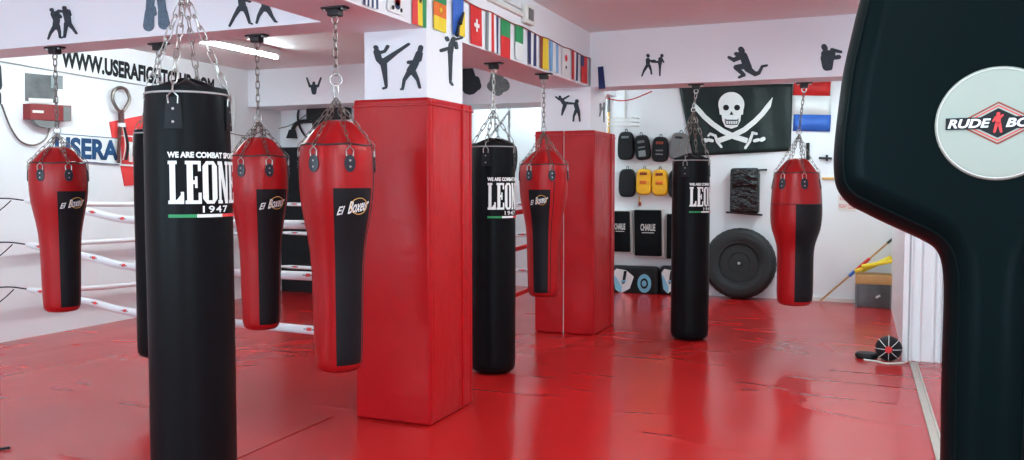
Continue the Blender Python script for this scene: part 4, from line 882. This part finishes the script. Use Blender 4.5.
# ------------------------------------------------------------------ foreground wall of leather: big shaped bag on a foot
D = 1.6; r0 = ray(998, 124); f0 = Vector((-sin(YAW), cos(YAW), 0)); hd = Vector((r0.x, r0.y, 0)); hd *= D / hd.dot(f0)
cz = CZ + (184 - 124) / FPX * D; rz = math.atan2(hd.y, hd.x) - pi / 2; dist = hd.length
e = empty('uppercut_bag', (hd.x, hd.y, 0), rz); tag(e, 'big black leather uppercut bag with white round target, right foreground', 'punching bag')
U = Vector((cos(rz), sin(rz), 0)); Nn = Vector((sin(rz), -cos(rz), 0))
def loc2(x, y):
    d = ray(x, y); t = (Vector((hd.x, hd.y, 0)) - Nn * .10).dot(Nn) / Vector((d.x, d.y, 0)).dot(Nn); P = C0 + d * t
    return ((P - Vector((hd.x, hd.y, 0))).dot(U), P.z)
half = [loc2(x, y) for x, y in ((878, -70), (870, -35), (861, 0), (853, 34), (844, 75), (838, 120), (835, 150), (835, 174), (839, 191), (851, 205), (866, 213), (882, 221), (906, 232), (923, 240), (936, 249), (942, 264), (944, 290), (943, 330), (941, 400), (940, 470))]
top_ = [(half[0][0] + .03, half[0][1] + .05), (half[0][0] + .10, half[0][1] + .08), (0, half[0][1] + .09)]
ctrl = [Vector((x, 0, z)) for x, z in top_[::-1] + half] + [Vector((half[-1][0], 0, .25))]
left = [(p.x, p.z) for p in spline(ctrl, 5)]
outl = left + [(-x, z) for x, z in left[::-1]][:-1]
def inset(o, d):
    n = len(o); r = []
    for i in range(n):
        a, c_ = o[i - 4], o[(i + 4) % n]; tx, tz = c_[0] - a[0], c_[1] - a[1]; l = sqrt(tx * tx + tz * tz) or 1; nx, nz = -tz / l, tx / l
        r.append((o[i][0] + nx * d, o[i][1] + nz * d))
    return r
area_s = sum(outl[i - 1][0] * outl[i][1] - outl[i][0] * outl[i - 1][1] for i in range(len(outl))); sg = 1 if area_s > 0 else -1
DEP = .26; layers = [(.0, .074), (.0, .064), (.004, .052), (.012, .038), (.024, .025), (.040, .013), (.060, .005), (.085, 0), (DEP - .08, 0), (DEP - .03, .012), (DEP, .04)]
vs = []; n = len(outl)
for dy, ins in layers:
    for x, z in inset(outl, sg * ins): vs.append((x, dy, z))
fs = [(j * n + i, j * n + (i + 1) % n, (j + 1) * n + (i + 1) % n, (j + 1) * n + i) for j in range(len(layers) - 1) for i in range(n)] 
nl = len(left)
for base_ in (0, (len(layers) - 1) * n):      # cap laid across from the left outline to its mirror image
    for i in range(nl - 2): fs.append((base_ + i, base_ + i + 1, base_ + (2 * nl - 2 - i) % n, base_ + (2 * nl - 1 - i) % n) if i else (base_, base_ + 1, base_ + (2 * nl - 2) % n))
    fs.append((base_ + nl - 2, base_ + nl - 1, base_ + nl, base_ + nl + 1))
MB().add(vs, fs, 'fg_black').build('bag_body', e, angle=60)
m = MB(); m.tube([(x, .018, z) for x, z in inset(outl, sg * .031)][2:-2], .0028, 'fg_black', 6); m.build('edge_piping', e)
c2 = (0, cz); rD = 56.5 / FPX * D * 1.0
m = MB(); nn = 64
for j, (rr, yy) in enumerate(((rD, .0), (rD * .995, -.006), (rD * .97, -.011), (rD * .90, -.0125), (rD * .5, -.0135), (rD * .001, -.014))):
    m.v += [Vector((rr * cos(2 * pi * i / nn), yy, cz + rr * sin(2 * pi * i / nn))) for i in range(nn)]
k_ = m.m('fg_disc')
for j in range(5):
    for i in range(nn): m.f.append([j * nn + i, j * nn + (i + 1) % nn, (j + 1) * nn + (i + 1) % nn, (j + 1) * nn + i]); m.mi.append(k_)
tgt = m.build('round_target', e, angle=60)
MB().tube([(rD * .955 * cos(t), -.0118, cz + rD * .955 * sin(t)) for t in [2 * pi * i / 64 for i in range(64)]], .0012, 'cream', 5, True).build('target_stitching', tgt)
s = rD / 56.5 * .94
m = MB()
def dia(w_, h2, key, y_): m.poly([(-w_ * s, y_, cz), (0, y_, cz - h2 * s), (w_ * s, y_, cz), (0, y_, cz + h2 * s)], (0, -.0006, 0), key)
dia(40, 22.5, 'brown', -.0145); dia(36.5, 20.5, 'fg_disc', -.0152); dia(34, 19, 'pinkred', -.0159); dia(31.5, 17.5, 'fg_disc', -.0166); dia(28, 15.5, 'black', -.0173)
m.poly([(-49 * s, -.018, cz - 6 * s), (49 * s, -.018, cz - 6 * s), (49 * s, -.018, cz + 6.5 * s), (-49 * s, -.018, cz + 6.5 * s)], (0, -.0006, 0), 'black')
text_on(m, 'RUDE', [(-47 * s, -.0195, cz - 4.6 * s), (-6.5 * s, -.0195, cz - 4.6 * s), (-6.5 * s, -.0195, cz + 5 * s), (-47 * s, -.0195, cz + 5 * s)], 'white', .25, .035)
text_on(m, 'BOYS', [(7 * s, -.0195, cz - 4.6 * s), (47 * s, -.0195, cz - 4.6 * s), (47 * s, -.0195, cz + 5 * s), (7 * s, -.0195, cz + 5 * s)], 'white', .25, .035)
m.build('emblem', tgt)
m = MB()
for x0, y0, r0_, x1, y1, r1_ in ((0, 9.5, 1.8, .2, 9.5, 1.8), (0, 6, 2.6, 0, 0, 2.3), (-1, 0, 1.6, -3, -9, 1.2), (1.2, 0, 1.6, 3, -9, 1.2), (-2, 6, 1.3, -4.5, 2, 1), (2, 6, 1.3, 4, 8, 1)):
    a = math.atan2(y1 - y0, x1 - x0)
    pts = [(x0 + r0_ * cos(a + pi / 2 + pi * i / 6), y0 + r0_ * sin(a + pi / 2 + pi * i / 6)) for i in range(7)] + [(x1 + r1_ * cos(a - pi / 2 + pi * i / 6), y1 + r1_ * sin(a - pi / 2 + pi * i / 6)) for i in range(7)]
    m.poly([(u * s, -.020, cz + v * s) for u, v in pts], (0, -.0006, 0), 'pinkred')
m.build('red_fighter_emblem', tgt)
MB().lathe([(.02, 0), (.30, 0), (.32, .02), (.32, .16), (.28, .22), (.14, .25), (.10, .30), (.02, .30)], 40, 'fg_black').build('foot_base', e, (0, .13, 0))

b = MB().tube(spline([(-2.44, 8.46, 2.36), (-2.30, 8.5, 2.33), (-2.15, 8.48, 2.34), (-1.95, 8.44, 2.405)], 6), .006, 'rope_red', 6)
tag(recenter(b.build('red_cable')), 'thin red cable sagging under the right beam at the column corner', 'cable')
